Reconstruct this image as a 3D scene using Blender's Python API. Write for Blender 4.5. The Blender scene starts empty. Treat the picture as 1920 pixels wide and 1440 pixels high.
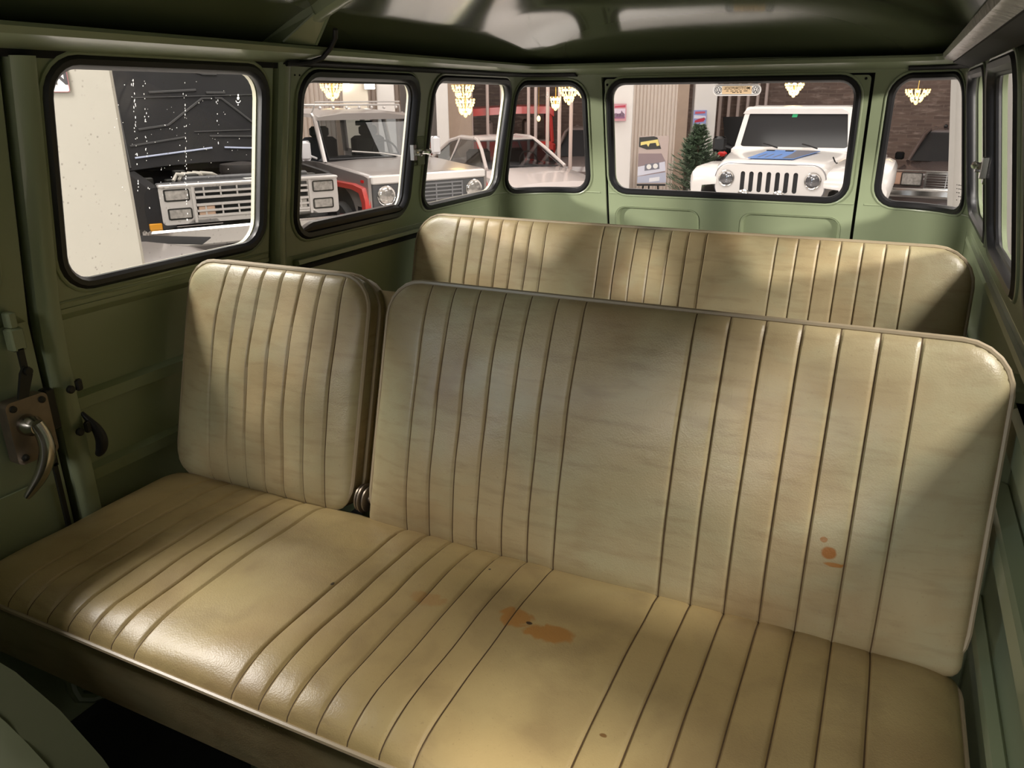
import bpy, math, random
from mathutils import Vector, Matrix
from mathutils.geometry import delaunay_2d_cdt
R = math.radians
random.seed(7)
C = bpy.context.scene.collection
sc = bpy.context.scene

# ------------------------------------------------------------------ materials
def srgb(r, g, b):
    f = lambda c: (c/255/12.92) if c/255 <= .04045 else ((c/255+.055)/1.055)**2.4
    return (f(r), f(g), f(b), 1)

def pset(b, **k):
    for n, v in k.items():
        n = n.replace('_', ' ')
        if n in b.inputs: b.inputs[n].default_value = v

def mat(name, col, rough=.5, metal=0, spec=.5, coat=0, noise=0, nscale=8, bump=0, bscale=200, emit=None, estr=0):
    m = bpy.data.materials.new(name); m.use_nodes = True
    nt = m.node_tree; b = nt.nodes['Principled BSDF']
    pset(b, Base_Color=col, Roughness=rough, Metallic=metal, Specular_IOR_Level=spec, Coat_Weight=coat, Coat_Roughness=.08)
    if noise or bump:
        tc = nt.nodes.new('ShaderNodeTexCoord')
    if noise:
        n = nt.nodes.new('ShaderNodeTexNoise'); n.inputs['Scale'].default_value = nscale; n.inputs['Detail'].default_value = 6
        nt.links.new(tc.outputs['Object'], n.inputs['Vector'])
        mx = nt.nodes.new('ShaderNodeMix'); mx.data_type = 'RGBA'
        mx.inputs['A'].default_value = tuple(c*(1-noise) for c in col[:3])+(1,)
        mx.inputs['B'].default_value = tuple(min(1, c*(1+noise)) for c in col[:3])+(1,)
        nt.links.new(n.outputs['Fac'], mx.inputs['Factor']); nt.links.new(mx.outputs['Result'], b.inputs['Base Color'])
    if bump:
        n2 = nt.nodes.new('ShaderNodeTexNoise'); n2.inputs['Scale'].default_value = bscale; n2.inputs['Detail'].default_value = 3
        nt.links.new(tc.outputs['Object'], n2.inputs['Vector'])
        bp = nt.nodes.new('ShaderNodeBump'); bp.inputs['Strength'].default_value = bump; bp.inputs['Distance'].default_value = .002
        nt.links.new(n2.outputs['Fac'], bp.inputs['Height']); nt.links.new(bp.outputs['Normal'], b.inputs['Normal'])
    if emit:
        pset(b, Emission_Color=emit, Emission_Strength=estr)
    return m

def leather(name, c1, c2, c3, stains=()):
    m = bpy.data.materials.new(name); m.use_nodes = True
    nt = m.node_tree; N = nt.nodes.new; L = nt.links.new; b = nt.nodes['Principled BSDF']
    tc = N('ShaderNodeTexCoord')
    def noise(s, d=5, dist=0, scale3=None):
        n = N('ShaderNodeTexNoise'); n.inputs['Scale'].default_value = s; n.inputs['Detail'].default_value = d; n.inputs['Distortion'].default_value = dist
        if scale3:
            mp = N('ShaderNodeMapping'); mp.inputs['Scale'].default_value = scale3; L(tc.outputs['Object'], mp.inputs['Vector']); L(mp.outputs['Vector'], n.inputs['Vector'])
        else: L(tc.outputs['Object'], n.inputs['Vector'])
        return n.outputs['Fac']
    def ramp(v, lo, hi):
        r = N('ShaderNodeMapRange'); r.inputs['From Min'].default_value = lo; r.inputs['From Max'].default_value = hi; L(v, r.inputs['Value']); return r.outputs['Result']
    def mix(f, a, bb):
        x = N('ShaderNodeMix'); x.data_type = 'RGBA'; L(f, x.inputs['Factor'])
        for k, v in (('A', a), ('B', bb)):
            if isinstance(v, tuple): x.inputs[k].default_value = v
            else: L(v, x.inputs[k])
        return x.outputs['Result']
    col = mix(ramp(noise(3.2, 4, .4), .38, .66), c1, c2)
    def scl(v, k):
        q = N('ShaderNodeMath'); q.operation = 'MULTIPLY'; L(v, q.inputs[0]); q.inputs[1].default_value = k; return q.outputs[0]
    col = mix(scl(ramp(noise(4.5, 6, .5), .46, .74), .85), col, c3)
    dk = tuple(c*.72 for c in c3[:3])+(1,)
    col = mix(scl(ramp(noise(5, 7, .3, (2.5, 2.5, 16)), .50, .78), .42), col, dk)
    lt = tuple(min(1, c*1.16) for c in c2[:3])+(1,)
    col = mix(scl(ramp(noise(9, 6, .2, (1, 1, 2.5)), .52, .72), .45), col, lt)
    col = mix(scl(ramp(noise(260, 2), .66, .74), .25), col, dk)
    for (cx, cy, cz, rx, ry, rz, strength, c) in stains:
        mp = N('ShaderNodeMapping'); mp.vector_type = 'POINT'
        mp.inputs['Scale'].default_value = (1/rx, 1/ry, 1/rz)
        mp.inputs['Location'].default_value = (-cx/rx, -cy/ry, -cz/rz)
        L(tc.outputs['Object'], mp.inputs['Vector'])
        ln = N('ShaderNodeVectorMath'); ln.operation = 'LENGTH'; L(mp.outputs['Vector'], ln.inputs[0])
        ad = N('ShaderNodeMath'); ad.operation = 'ADD'; L(ln.outputs['Value'], ad.inputs[0])
        L(scl(noise(30, 5, 1), 1.3), ad.inputs[1])
        f = N('ShaderNodeMapRange'); f.inputs['From Min'].default_value = 1.65; f.inputs['From Max'].default_value = 1.40
        f.inputs['To Max'].default_value = strength; L(ad.outputs[0], f.inputs['Value'])
        col = mix(f.outputs['Result'], col, c)
    L(col, b.inputs['Base Color'])
    rr_ = N('ShaderNodeMapRange'); rr_.inputs['To Min'].default_value = .30; rr_.inputs['To Max'].default_value = .46
    L(noise(6, 4), rr_.inputs['Value']); L(rr_.outputs['Result'], b.inputs['Roughness'])
    pset(b, Specular_IOR_Level=.5)
    vo = N('ShaderNodeTexVoronoi'); vo.inputs['Scale'].default_value = 420; L(tc.outputs['Object'], vo.inputs['Vector'])
    b1 = N('ShaderNodeBump'); b1.inputs['Strength'].default_value = .18; b1.inputs['Distance'].default_value = .0008
    L(vo.outputs['Distance'], b1.inputs['Height'])
    b2 = N('ShaderNodeBump'); b2.inputs['Strength'].default_value = .15; b2.inputs['Distance'].default_value = .006
    L(noise(22, 4, .5), b2.inputs['Height']); L(b1.outputs['Normal'], b2.inputs['Normal']); L(b2.outputs['Normal'], b.inputs['Normal'])
    return m

def glass(name, tint=(1, 1, 1, 1), refl=1.0, dirt=0, rough=0.0, ior=1.45):
    m = bpy.data.materials.new(name); m.use_nodes = True
    nt = m.node_tree; nt.nodes.clear(); N = nt.nodes.new; L = nt.links.new
    out = N('ShaderNodeOutputMaterial'); tr = N('ShaderNodeBsdfTransparent'); tr.inputs[0].default_value = tint
    gl = N('ShaderNodeBsdfGlossy'); gl.inputs['Roughness'].default_value = rough
    fr = N('ShaderNodeLayerWeight'); fr.inputs['Blend'].default_value = .5
    pw = N('ShaderNodeMath'); pw.operation = 'POWER'; pw.inputs[1].default_value = 5; L(fr.outputs['Facing'], pw.inputs[0])
    ml = N('ShaderNodeMath'); ml.operation = 'MULTIPLY_ADD'; ml.inputs[1].default_value = .75; ml.inputs[2].default_value = .05; L(pw.outputs[0], ml.inputs[0])
    mu = N('ShaderNodeMath'); mu.operation = 'MULTIPLY'; mu.inputs[1].default_value = refl; L(ml.outputs[0], mu.inputs[0])
    mx = N('ShaderNodeMixShader'); L(mu.outputs[0], mx.inputs[0]); L(tr.outputs[0], mx.inputs[1]); L(gl.outputs[0], mx.inputs[2])
    last = mx.outputs[0]
    if dirt:
        tc = N('ShaderNodeTexCoord')
        def spots(scale, lo, hi, amp):
            vo = N('ShaderNodeTexVoronoi'); vo.inputs['Scale'].default_value = scale; L(tc.outputs['Object'], vo.inputs['Vector'])
            mr = N('ShaderNodeMapRange'); mr.inputs['From Min'].default_value = hi; mr.inputs['From Max'].default_value = lo; mr.inputs['To Max'].default_value = amp
            L(vo.outputs['Distance'], mr.inputs['Value'])
            n = N('ShaderNodeTexNoise'); n.inputs['Scale'].default_value = 14; L(tc.outputs['Object'], n.inputs['Vector'])
            r2 = N('ShaderNodeMapRange'); r2.inputs['From Min'].default_value = .48; r2.inputs['From Max'].default_value = .6; L(n.outputs['Fac'], r2.inputs['Value'])
            q = N('ShaderNodeMath'); q.operation = 'MULTIPLY'; L(mr.outputs[0], q.inputs[0]); L(r2.outputs[0], q.inputs[1]); return q.outputs[0]
        df = N('ShaderNodeBsdfDiffuse'); df.inputs[0].default_value = (.30, .29, .27, 1)
        m2 = N('ShaderNodeMixShader'); L(spots(90, .10, .22, dirt), m2.inputs[0]); L(last, m2.inputs[1]); L(df.outputs[0], m2.inputs[2]); last = m2.outputs[0]
    L(last, out.inputs[0])
    return m

M = {}
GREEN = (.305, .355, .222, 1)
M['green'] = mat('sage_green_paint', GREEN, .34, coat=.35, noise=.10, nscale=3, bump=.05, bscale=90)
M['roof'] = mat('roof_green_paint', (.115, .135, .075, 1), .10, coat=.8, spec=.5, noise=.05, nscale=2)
M['cream'] = mat('cream_body_paint', srgb(232, 226, 200), .35, coat=.4)
M['rubber'] = mat('black_rubber', (.012, .012, .014, 1), .42)
M['brownrubber'] = mat('aged_rubber', (.035, .026, .022, 1), .35)
M['black'] = mat('gap_black', (.006, .006, .006, 1), .8)
M['chrome'] = mat('chrome', (.80, .79, .77, 1), .14, metal=1)
M['dullchrome'] = mat('worn_chrome', (.58, .56, .52, 1), .20, metal=1, noise=.25, nscale=30)
M['rust'] = mat('tarnished_plate', (.23, .19, .15, 1), .42, metal=.75, noise=.4, nscale=25)
M['darkmetal'] = mat('dark_metal', (.03, .03, .027, 1), .45, metal=.5)
M['mat'] = mat('rubber_floor_mat', (.012, .012, .012, 1), .7)
T1, T2, T3 = (.44, .35, .195, 1), (.36, .335, .205, 1), (.30, .205, .100, 1)
BY = .80   # bench origin y
ST = (.40, .17, .03, 1)
M['leather'] = leather('beige_leather', T1, T2, T3)
M['leather_seat'] = leather('beige_leather_stained', (.47, .35, .160, 1), (.415, .325, .155, 1), T3,
    [(.143, .045, .43, .030, .022, .2, .75, ST), (.20, .030, .43, .040, .020, .2, .8, ST), (.0, .03, .43, .035, .016, .2, .35, ST),
     (.165, .040, .43, .006, .004, .2, 1, (.05, .03, .02, 1)), (-.154, 0, .43, .003, .005, .2, 1, (.08, .06, .04, 1)),
     (.33, -.11, .43, .006, .0035, .2, .9, (.18, .09, .03, 1)), (.05, .14, .43, .0025, .0025, .2, 1, (.05, .04, .03, 1))])
M['leather_back'] = leather('beige_leather_spotted', T1, T2, T3,
    [(.540, .25, .560, .011, .3, .010, 1, (.30, .12, .025, 1)), (.549, .25, .545, .016, .3, .0035, 1, (.33, .15, .04, 1)), (.530, .25, .577, .005, .3, .004, .9, (.30, .14, .04, 1))])
M['seam'] = mat('seam_dirt', (.095, .058, .025, 1), .8)
M['piping'] = mat('vinyl_piping', (.36, .29, .19, 1), .38)
M['glass'] = glass('window_glass', (.97, .985, .97, 1), .5)
M['glassdirt'] = glass('dusty_window_glass', (.95, .97, .95, 1), .5, dirt=.35)
M['white'] = mat('white_marking', srgb(235, 235, 230), .5)

# ------------------------------------------------------------------ mesh builder
class MB:
    def __init__(s): s.v = []; s.f = []; s.mi = []
    def add(s, vs, fs, mi=0):
        o = len(s.v); s.v += [tuple(p) for p in vs]; s.f += [tuple(i+o for i in f) for f in fs]; s.mi += [mi]*len(fs)
        return s
    def box(s, x0, x1, y0, y1, z0, z1, mi=0, mtx=None, b=0):
        if b:
            # chamfered box: octagonal rings along z
            rings = []
            for z, i in ((z0, b), (z0+b, 0), (z1-b, 0), (z1, b)):
                X0, X1, Y0, Y1 = x0+i, x1-i, y0+i, y1-i
                rings.append([(X0+b, Y0, z), (X1-b, Y0, z), (X1, Y0+b, z), (X1, Y1-b, z), (X1-b, Y1, z), (X0+b, Y1, z), (X0, Y1-b, z), (X0, Y0+b, z)])
            return s.loft(rings, True, True, mi, mtx)
        p = [(x, y, z) for z in (z0, z1) for y in (y0, y1) for x in (x0, x1)]
        if mtx: p = [mtx @ Vector(q) for q in p]
        return s.add(p, [(0, 2, 3, 1), (4, 5, 7, 6), (0, 1, 5, 4), (2, 6, 7, 3), (0, 4, 6, 2), (1, 3, 7, 5)], mi)
    def loft(s, rings, closed=True, caps=True, mi=0, mtx=None):
        n = len(rings[0]); vs = [p for r in rings for p in r]
        if mtx: vs = [mtx @ Vector(q) for q in vs]
        fs = []
        for i in range(len(rings)-1):
            for j in range(n if closed else n-1):
                k = (j+1) % n
                fs.append((i*n+j, i*n+k, (i+1)*n+k, (i+1)*n+j))
        if caps:
            fs.append(tuple(range(n-1, -1, -1))); fs.append(tuple((len(rings)-1)*n+j for j in range(n)))
        return s.add(vs, fs, mi)
    def prism(s, poly, axis, a0, a1, mi=0):
        # poly: list of 2D points in the other two axes (order xyz minus axis)
        def P(p, a):
            q = list(p); q.insert('xyz'.index(axis), a); return tuple(q)
        return s.loft([[P(p, a0) for p in poly], [P(p, a1) for p in poly]], True, True, mi)
    def tube(s, pts, r, n=8, closed=False, mi=0, caps=True):
        pts = [Vector(p) for p in pts]; rings = []; N = len(pts)
        rad = r if isinstance(r, (list, tuple)) else [r]*N
        up = None
        for i in range(N):
            if closed: t = pts[(i+1) % N]-pts[i-1]
            else: t = pts[min(i+1, N-1)]-pts[max(i-1, 0)]
            t.normalize()
            if up is None:
                a = Vector((0, 0, 1)) if abs(t.z) < .9 else Vector((1, 0, 0))
                up = (a - t*a.dot(t)).normalized()
            else:
                up = (up - t*up.dot(t)).normalized()
            w = t.cross(up)
            rings.append([pts[i]+(up*math.cos(2*math.pi*k/n)+w*math.sin(2*math.pi*k/n))*rad[i] for k in range(n)])
        if closed:
            rings.append(rings[0]); return s.loft(rings, True, False, mi)
        return s.loft(rings, True, caps, mi)
    def lathe(s, prof, c=(0, 0, 0), axis='z', n=20, mi=0):
        rings = []
        for r, h in prof:
            ring = []
            for k in range(n):
                a = 2*math.pi*k/n; u, w = r*math.cos(a), r*math.sin(a)
                q = {'z': (u, w, h), 'y': (u, h, -w), 'x': (h, u, w)}[axis]
                ring.append((q[0]+c[0], q[1]+c[1], q[2]+c[2]))
            rings.append(ring)
        return s.loft(rings, True, True, mi)
    def sphere(s, c, r, n=12, mi=0):
        rx, ry, rz = r if isinstance(r, tuple) else (r, r, r)
        rings = []
        for i in range(n//2+1):
            a = math.pi*(i/(n//2)); a = min(max(a, .02), math.pi-.02)
            rings.append([(c[0]+rx*math.sin(a)*math.cos(2*math.pi*k/n), c[1]+ry*math.sin(a)*math.sin(2*math.pi*k/n), c[2]-rz*math.cos(a)) for k in range(n)])
        return s.loft(rings, True, True, mi)
    def grid(s, rows, mi=0):
        n = len(rows[0]); vs = [p for r in rows for p in r]
        return s.add(vs, [(i*n+j, i*n+j+1, (i+1)*n+j+1, (i+1)*n+j) for i in range(len(rows)-1) for j in range(n-1)], mi)
    def build(s, name, mats, parent=None, smooth=35, world=False, bevel=0):
        me = bpy.data.meshes.new(name); vs = s.v
        if world and parent:
            inv = parent.matrix_basis.inverted() if False else None
            L = parent.location; vs = [(p[0]-L.x, p[1]-L.y, p[2]-L.z) for p in vs]
        me.from_pydata([tuple(p) for p in vs], [], s.f)
        if not isinstance(mats, (list, tuple)): mats = [mats]
        for m in mats: me.materials.append(m)
        if len(mats) > 1: me.polygons.foreach_set('material_index', s.mi)
        import bmesh
        bm = bmesh.new(); bm.from_mesh(me)
        bmesh.ops.remove_doubles(bm, verts=bm.verts, dist=1e-5)
        bmesh.ops.recalc_face_normals(bm, faces=bm.faces)
        bm.to_mesh(me); bm.free()
        if smooth:
            me.polygons.foreach_set('use_smooth', [True]*len(me.polygons))
            me.set_sharp_from_angle(angle=R(smooth))
        o = bpy.data.objects.new(name, me); C.objects.link(o)
        if parent: o.parent = parent
        if bevel:
            md = o.modifiers.new('bevel', 'BEVEL'); md.width = bevel; md.segments = 2; md.limit_method = 'ANGLE'; md.angle_limit = R(40)
        return o

def tag(o, label=None, cat=None, group=None, kind=None):
    if label: o['label'] = label
    if cat: o['category'] = cat
    if group: o['group'] = group
    if kind: o['kind'] = kind
    return o

def thing(name, label, cat, loc=(0, 0, 0), rz=0, group=None, kind=None):
    o = bpy.data.objects.new(name, None); C.objects.link(o); o.empty_display_size = .1
    o.location = loc; o.rotation_euler = (0, 0, rz)
    return tag(o, label, cat, group, kind)

def copy_tree(o, parent=None):
    c = o.copy(); C.objects.link(c)
    if parent: c.parent = parent
    for ch in list(o.children): copy_tree(ch, c)
    return c

def smooth(p, k):
    p = [Vector(q) for q in p]; out = []
    for i in range(len(p)-1):
        a, b, c, d = p[max(i-1, 0)], p[i], p[i+1], p[min(i+2, len(p)-1)]
        for j in range(k):
            t = j/k; out.append(.5*((2*b)+(c-a)*t+(2*a-5*b+4*c-d)*t*t+(3*b-a-3*c+d)*t**3))
    return out+[p[-1]]

def rr(x0, x1, z0, z1, r, n=6, taper=0):
    """rounded rectangle, counter-clockwise; taper narrows the top"""
    p = []
    for (cx, cz, a0) in ((x1-r, z0+r, -90), (x1-r, z1-r, 0), (x0+r, z1-r, 90), (x0+r, z0+r, 180)):
        for k in range(n+1):
            a = R(a0+90*k/n); p.append((cx+r*math.cos(a), cz+r*math.sin(a)))
    if taper:
        xm = (x0+x1)/2
        p = [(xm+(x-xm)*(1-taper*(z-z0)/(z1-z0)), z) for x, z in p]
    return p

def resample(poly, step):
    out = []
    for i in range(len(poly)):
        a = Vector(poly[i]); b = Vector(poly[(i+1) % len(poly)]); n = max(1, int((b-a).length/step))
        for k in range(n): out.append(tuple(a.lerp(b, k/n)))
    return out

def inside(p, poly):
    x, y = p; c = False; n = len(poly); j = n-1
    for i in range(n):
        xi, yi = poly[i]; xj, yj = poly[j]
        if (yi > y) != (yj > y) and x < (xj-xi)*(y-yi)/(yj-yi)+xi: c = not c
        j = i
    return c

def plate(mb, outer, holes, mapf, th, step=.06, off0=0, mi=0):
    """sheet with holes: 2D outline -> mapf(s, z, offset); both faces and all rims"""
    loops = [resample(outer, step)]+[resample(h, step) for h in holes]
    V = []; Ed = []
    for lp in loops:
        o = len(V); V += [Vector(p) for p in lp]; Ed += [(o+i, o+(i+1) % len(lp)) for i in range(len(lp))]
    xs = [p[0] for p in outer]; zs = [p[1] for p in outer]
    x = min(xs)+step*.5
    while x < max(xs):
        z = min(zs)+step*.5
        while z < max(zs):
            if inside((x, z), outer) and not any(inside((x, z), h) for h in holes):
                if min((Vector((x, z))-v).length for v in V[:sum(len(l) for l in loops)]) > step*.35: V.append(Vector((x, z)))
            z += step
        x += step
    vo, eo, fo = delaunay_2d_cdt(V, Ed, [], 0, 1e-6)[:3]
    F = []
    for f in fo:
        c = sum((vo[i] for i in f), Vector((0, 0)))/len(f)
        if inside(c, outer) and not any(inside(c, h) for h in holes): F.append(tuple(f))
    mb.add([mapf(v.x, v.y, off0) for v in vo], F, mi)
    if th:
        mb.add([mapf(v.x, v.y, off0+th) for v in vo], [f[::-1] for f in F], mi)
        for lp in loops:
            n = len(lp)
            mb.add([mapf(p[0], p[1], off0) for p in lp]+[mapf(p[0], p[1], off0+th) for p in lp], [(i, (i+1) % n, n+(i+1) % n, n+i) for i in range(n)], mi)
    return mb

def ring(mb, poly, mapf, prof, mi=0, step=.03, closedprof=True):
    """sweep a profile of (outward, depth) pairs round a closed 2D outline"""
    p = resample(poly, step); n = len(p); rings = []
    for i in range(n):
        t = Vector(p[(i+1) % n])-Vector(p[i-1]); t.normalize(); o = Vector((t.y, -t.x))
        rings.append([mapf(p[i][0]+a*o.x, p[i][1]+a*o.y, b) for a, b in prof])
    rings.append(rings[0])
    mb.loft(rings, closedprof, False, mi)
    return mb

def circ(r, n=8, a=0, b=0, ra=None):
    return [(a+r*math.cos(2*math.pi*k/n), b+(ra or r)*math.sin(2*math.pi*k/n)) for k in range(n)]

# ------------------------------------------------------------------ camera
f_px = 1447.0
cam = bpy.data.cameras.new('camera'); co = bpy.data.objects.new('camera', cam); C.objects.link(co)
cam.sensor_width = 36; cam.sensor_fit = 'HORIZONTAL'; cam.lens = 36*f_px/1920; cam.clip_start = .02; cam.clip_end = 100
def vray(u, v): return Vector(((u-960)/f_px, (720-v)/f_px, -1))
D = vray(1700, 180).normalized(); Rt = -vray(-2250, 205); Rt = (Rt-D*Rt.dot(D)).normalized(); U = Rt.cross(D)
rot = Matrix((Rt, D, U))
co.matrix_world = Matrix.Translation((.545, 0, 1.70)) @ rot.to_4x4()
cam.dof.use_dof = False
sc.camera = co

# ------------------------------------------------------------------ the bus shell
CX, CY, CR = .536, 2.55, .22
def shell(s, z, off=0):
    """s runs along the inside of the body: 0 at the middle of the tail, negative to the left side"""
    a = abs(s); sg = -1 if s < 0 else 1
    if a < CX: ang = 0; x, y = a, CY+CR
    elif a < CX+CR*math.pi/2:
        ang = (a-CX)/CR; x, y = CX+CR*math.sin(ang), CY+CR*math.cos(ang)
    else: ang = math.pi/2; x, y = CX+CR, CY-(a-CX-CR*math.pi/2)
    w = (math.sin(ang))**2
    dz = z-1.40
    side = max(dz, -.06)*.18; rear = dz*.22
    l = side*w+rear*(1-w)-off
    nx, ny = math.sin(ang), math.cos(ang)
    return (sg*(x-nx*l), y-ny*l, z)
def S(y): return CX+CR*math.pi/2+(CY-y)     # arc length of a point on the right side wall
SC = CX+CR*math.pi/2                         # where the corner meets the side wall
ZT, ZF = 1.778, .55
WZ0, WZ1 = 1.390, 1.747
SW = .828
def winl(y0, y1, r=.058, z0=WZ0, z1=WZ1, e=.009): return rr(-S(y0)-e, -S(y1)+e, z0-e, z1+e, r)
def winr(y0, y1, r=.058, z0=WZ0, z1=WZ1, e=.009): return rr(S(y1)-e, S(y0)+e, z0-e, z1+e, r)
W_door = winl(.879, 1.363, z0=WZ0+.004, z1=WZ1+.006); W_mid = winl(1.490, 1.972); W_back = winl(2.07, 2.577)
W_cl = rr(-.806, -.468, WZ0-.016, WZ1+.003, .06); W_cr = rr(.502, .806, WZ0-.014, WZ1+.008, .06)
W_ra = winr(2.07, 2.577); W_rb = winr(1.49, 1.972); W_rc = winr(.878, 1.355); W_rd = winr(-.25, .62)
W_fl = winl(.30, .738); W_cab = winl(-.45, .15)
W_hatch = rr(-.380, .413, 1.379, 1.753, .058)

mb = MB(); plate(mb, rr(-S(1.405), -SW, ZF, ZT, .001, 1), [W_mid, W_back], shell, .03)
wl = tag(mb.build('wall_left', M['green']), kind='structure')
mb = MB(); plate(mb, rr(SW, S(-.7), ZF, ZT, .001, 1), [W_ra, W_rb, W_rc, W_rd], shell, .03)
wr = tag(mb.build('wall_right', M['green']), kind='structure')
mb = MB()
plate(mb, rr(-SW, -.404, ZF, ZT, .001, 1), [W_cl], shell, .03, .03)
plate(mb, rr(.452, SW, ZF, ZT, .001, 1), [W_cr], shell, .03, .03)
plate(mb, rr(-.404, .452, 1.766, ZT, .001, 1), [], shell, .03)
plate(mb, rr(-.410, .458, ZF, .90, .001, 1), [], shell, .03)
wb = tag(mb.build('wall_rear', M['green']), kind='structure')
# lower bead, step and panel creases, one part each wall
def strip(mb, s0, s1, prof, step=.03, mi=0):
    n = max(2, int(abs(s1-s0)/step)); rows = []
    for i in range(n+1):
        s = s0+(s1-s0)*i/n
        rows.append([shell(s, z, -inn) for inn, z in prof])
    mb.loft(rows, True, True, mi); return mb
def bead(mb, s0, s1, z, r=.003): return strip(mb, s0, s1, [(r*math.cos(a)*.8, z+r*math.sin(a)) for a in [2*math.pi*k/6 for k in range(6)]])
mb = MB(); bead(mb, -S(1.46), -SC, 1.338, .0035)
strip(mb, -S(1.475), -S(2.16), [(-.004, 1.326), (.020, 1.328), (.022, 1.318), (.0, 1.310), (-.004, 1.306)])
tag(mb.build('belt_moulding', M['green'], wl), 'pressed belt line under the side windows')
mb = MB(); strip(mb, -S(1.478), -S(2.16), [(-.001, 1.306), (.012, 1.312), (.012, 1.300), (-.001, 1.296)])
mb.build('recess_gap', M['black'], wl)
mb = MB(); plate(mb, rr(-S(1.482), -S(2.4), .6, 1.300, .02), [], shell, .004, off0=-.006); mb.build('lower_panel', M['green'], wl)
mb = MB()
for s0, s1 in ((-SC, -.425), (.472, SC)):
    bead(mb, s0, s1, 1.372, .003)
    strip(mb, s0, s1, [(-.036, 1.33), (-.022, 1.329), (-.016, 1.322), (-.020, 1.0), (-.036, 1.0)])
mb.build('belt_moulding', M['green'], wb)
mb = MB()
for s in (-.560, -.650, .615):
    n = 8
    mb.tube([shell(s, 1.325+.045*i/n, .029) for i in range(n+1)], .0016, 6)
mb.build('seam_bead', M['green'], wb)
# right wall: belt edge, deep lower recess with posts and ledges
mb = MB(); bead(mb, SC, S(-.6), 1.338, .0035)
strip(mb, SC, S(-.6), [(-.004, 1.322), (.010, 1.324), (.012, 1.314), (-.004, 1.300)])
tag(mb.build('belt_moulding', M['green'], wr), 'pressed belt line under the side windows')
mb = MB(); mb.box(.735, .768, 1.245, 1.325, .60, 1.305, b=.004); mb.build('wall_post', M['green'], wr)
mb = MB(); mb.box(.736, .768, -.6, 1.245, 1.118, 1.160, b=.005); mb.build('ledge', M['green'], wr)
mb = MB(); mb.box(.744, .768, -.6, 1.245, .93, .965, b=.005); mb.box(.745, .765, 1.33, 2.4, 1.11, 1.15, b=.005); mb.build('ledge', M['green'], wr)
mb = MB(); mb.box(.738, .768, -.6, 1.215, 1.232, 1.298, b=.012); mb.build('arm_panel', M['green'], wr)

# doors on the left: rear leaf with window, front leaf with the lock
mb = MB(); plate(mb, rr(-S(.815), -S(1.392), 1.345, 1.768, .002), [W_door], shell, .03)
plate(mb, rr(-S(.815), -S(1.40), ZF, 1.352, .004), [], shell, .006, off0=.018)
d1 = tag(mb.build('door_1', M['green']), kind='structure')
mb = MB()
for z0, z1 in ((1.150, 1.182), (1.002, 1.034)):
    strip(mb, -S(.850), -S(1.388), [(-.018, z0), (-.004, z0+.006), (-.002, z1-.003), (-.018, z1+.004)])
mb.build('panel_rib', M['green'], d1)
mb = MB(); strip(mb, -S(.850), -S(1.392), [(-.03, 1.352), (.002, 1.350), (.002, 1.341), (-.018, 1.325), (-.03, 1.32)]); bead(mb, -S(.850), -S(1.39), 1.362, .003)
mb.build('belt_moulding', M['green'], d1)
mb = MB()
rows = []
for i in range(13):
    z = .60+(1.766-.60)*i/12
    rows.append([shell(-S(y), z, -inn) for y, inn in ((.812, -.03), (.812, .006), (.822, .016), (.834, .020), (.845, .019), (.850, .012), (.852, -.03))])
mb.loft(rows); mb.build('edge_flange', M['green'], d1)
for z, in ((1.218,), (1.135,)):
    k = MB(); x = -.7355
    k.lathe([(.0, .0), (.0075, .0), (.0075, .005), (.005, .007), (0, .007)], (x-.001, .8265, z-.004), 'x', 12)
    k.box(x-.002, x+.007, .836, .849, z-.011, z+.011, b=.003)
    k.build('catch_button', M['darkmetal'], d1)
mb = MB()
pts = smooth([(-.750, .848, 1.158), (-.738, .850, 1.145), (-.728, .856, 1.125), (-.724, .858, 1.104), (-.727, .855, 1.085), (-.733, .850, 1.074)], 4)
mb.tube(pts, [.0035+.0075*math.sin(math.pi*(i/(len(pts)-1))**1.3*.93) for i in range(len(pts))], 12); tag(mb.build('pull_handle', M['rubber'], d1), 'small black curved pull handle')

mb = MB(); plate(mb, rr(-S(.20), -S(.798), 1.34, 1.768, .002), [W_fl], shell, .03)
plate(mb, rr(-S(.19), -S(.798), ZF, 1.345, .004), [], shell, .03)
d2 = tag(mb.build('door_2', M['green']), kind='structure')
mb = MB(); plate(mb, rr(.709, .783, 1.112, 1.226, .010), [], lambda y, z, o: (-.735-o, y, z), .024)
lock = tag(mb.build('lock_plate', M['rust'], d2), 'tarnished steel lock box with corner screws')
for y, z in ((.721, 1.214), (.772, 1.214), (.722, 1.124), (.771, 1.124)):
    k = MB(); k.lathe([(0, 0), (.0062, 0), (.0058, .003), (.004, .004), (0, .004)], (-.7352, y, z), 'x', 12); k.build('screw', M['darkmetal'], lock)
mb = MB()
mb.lathe([(0, 0), (.019, 0), (.018, .016), (.014, .022), (.0125, .030), (0, .030)], (-.736, .738, 1.180), 'x', 18)
pts = smooth([(-.710, .738, 1.186), (-.704, .742, 1.166), (-.700, .741, 1.143), (-.702, .735, 1.118), (-.708, .724, 1.094), (-.716, .711, 1.074), (-.722, .700, 1.060)], 4)
mb.tube(pts, [.0115-.0062*max(0, (i/(len(pts)-1)-.45)/.55)**1.5+.0015*math.sin(math.pi*i/(len(pts)-1)) for i in range(len(pts))], 14)
tag(mb.build('door_handle', M['dullchrome'], d2), 'worn chrome curved door handle')
mb = MB(); mb.lathe([(0, 0), (.0055, 0), (.0055, .002), (0, .002)], (-.7062, .738, 1.181), 'x', 12); mb.build('handle_bolt', M['black'], d2)
mb = MB()
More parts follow.
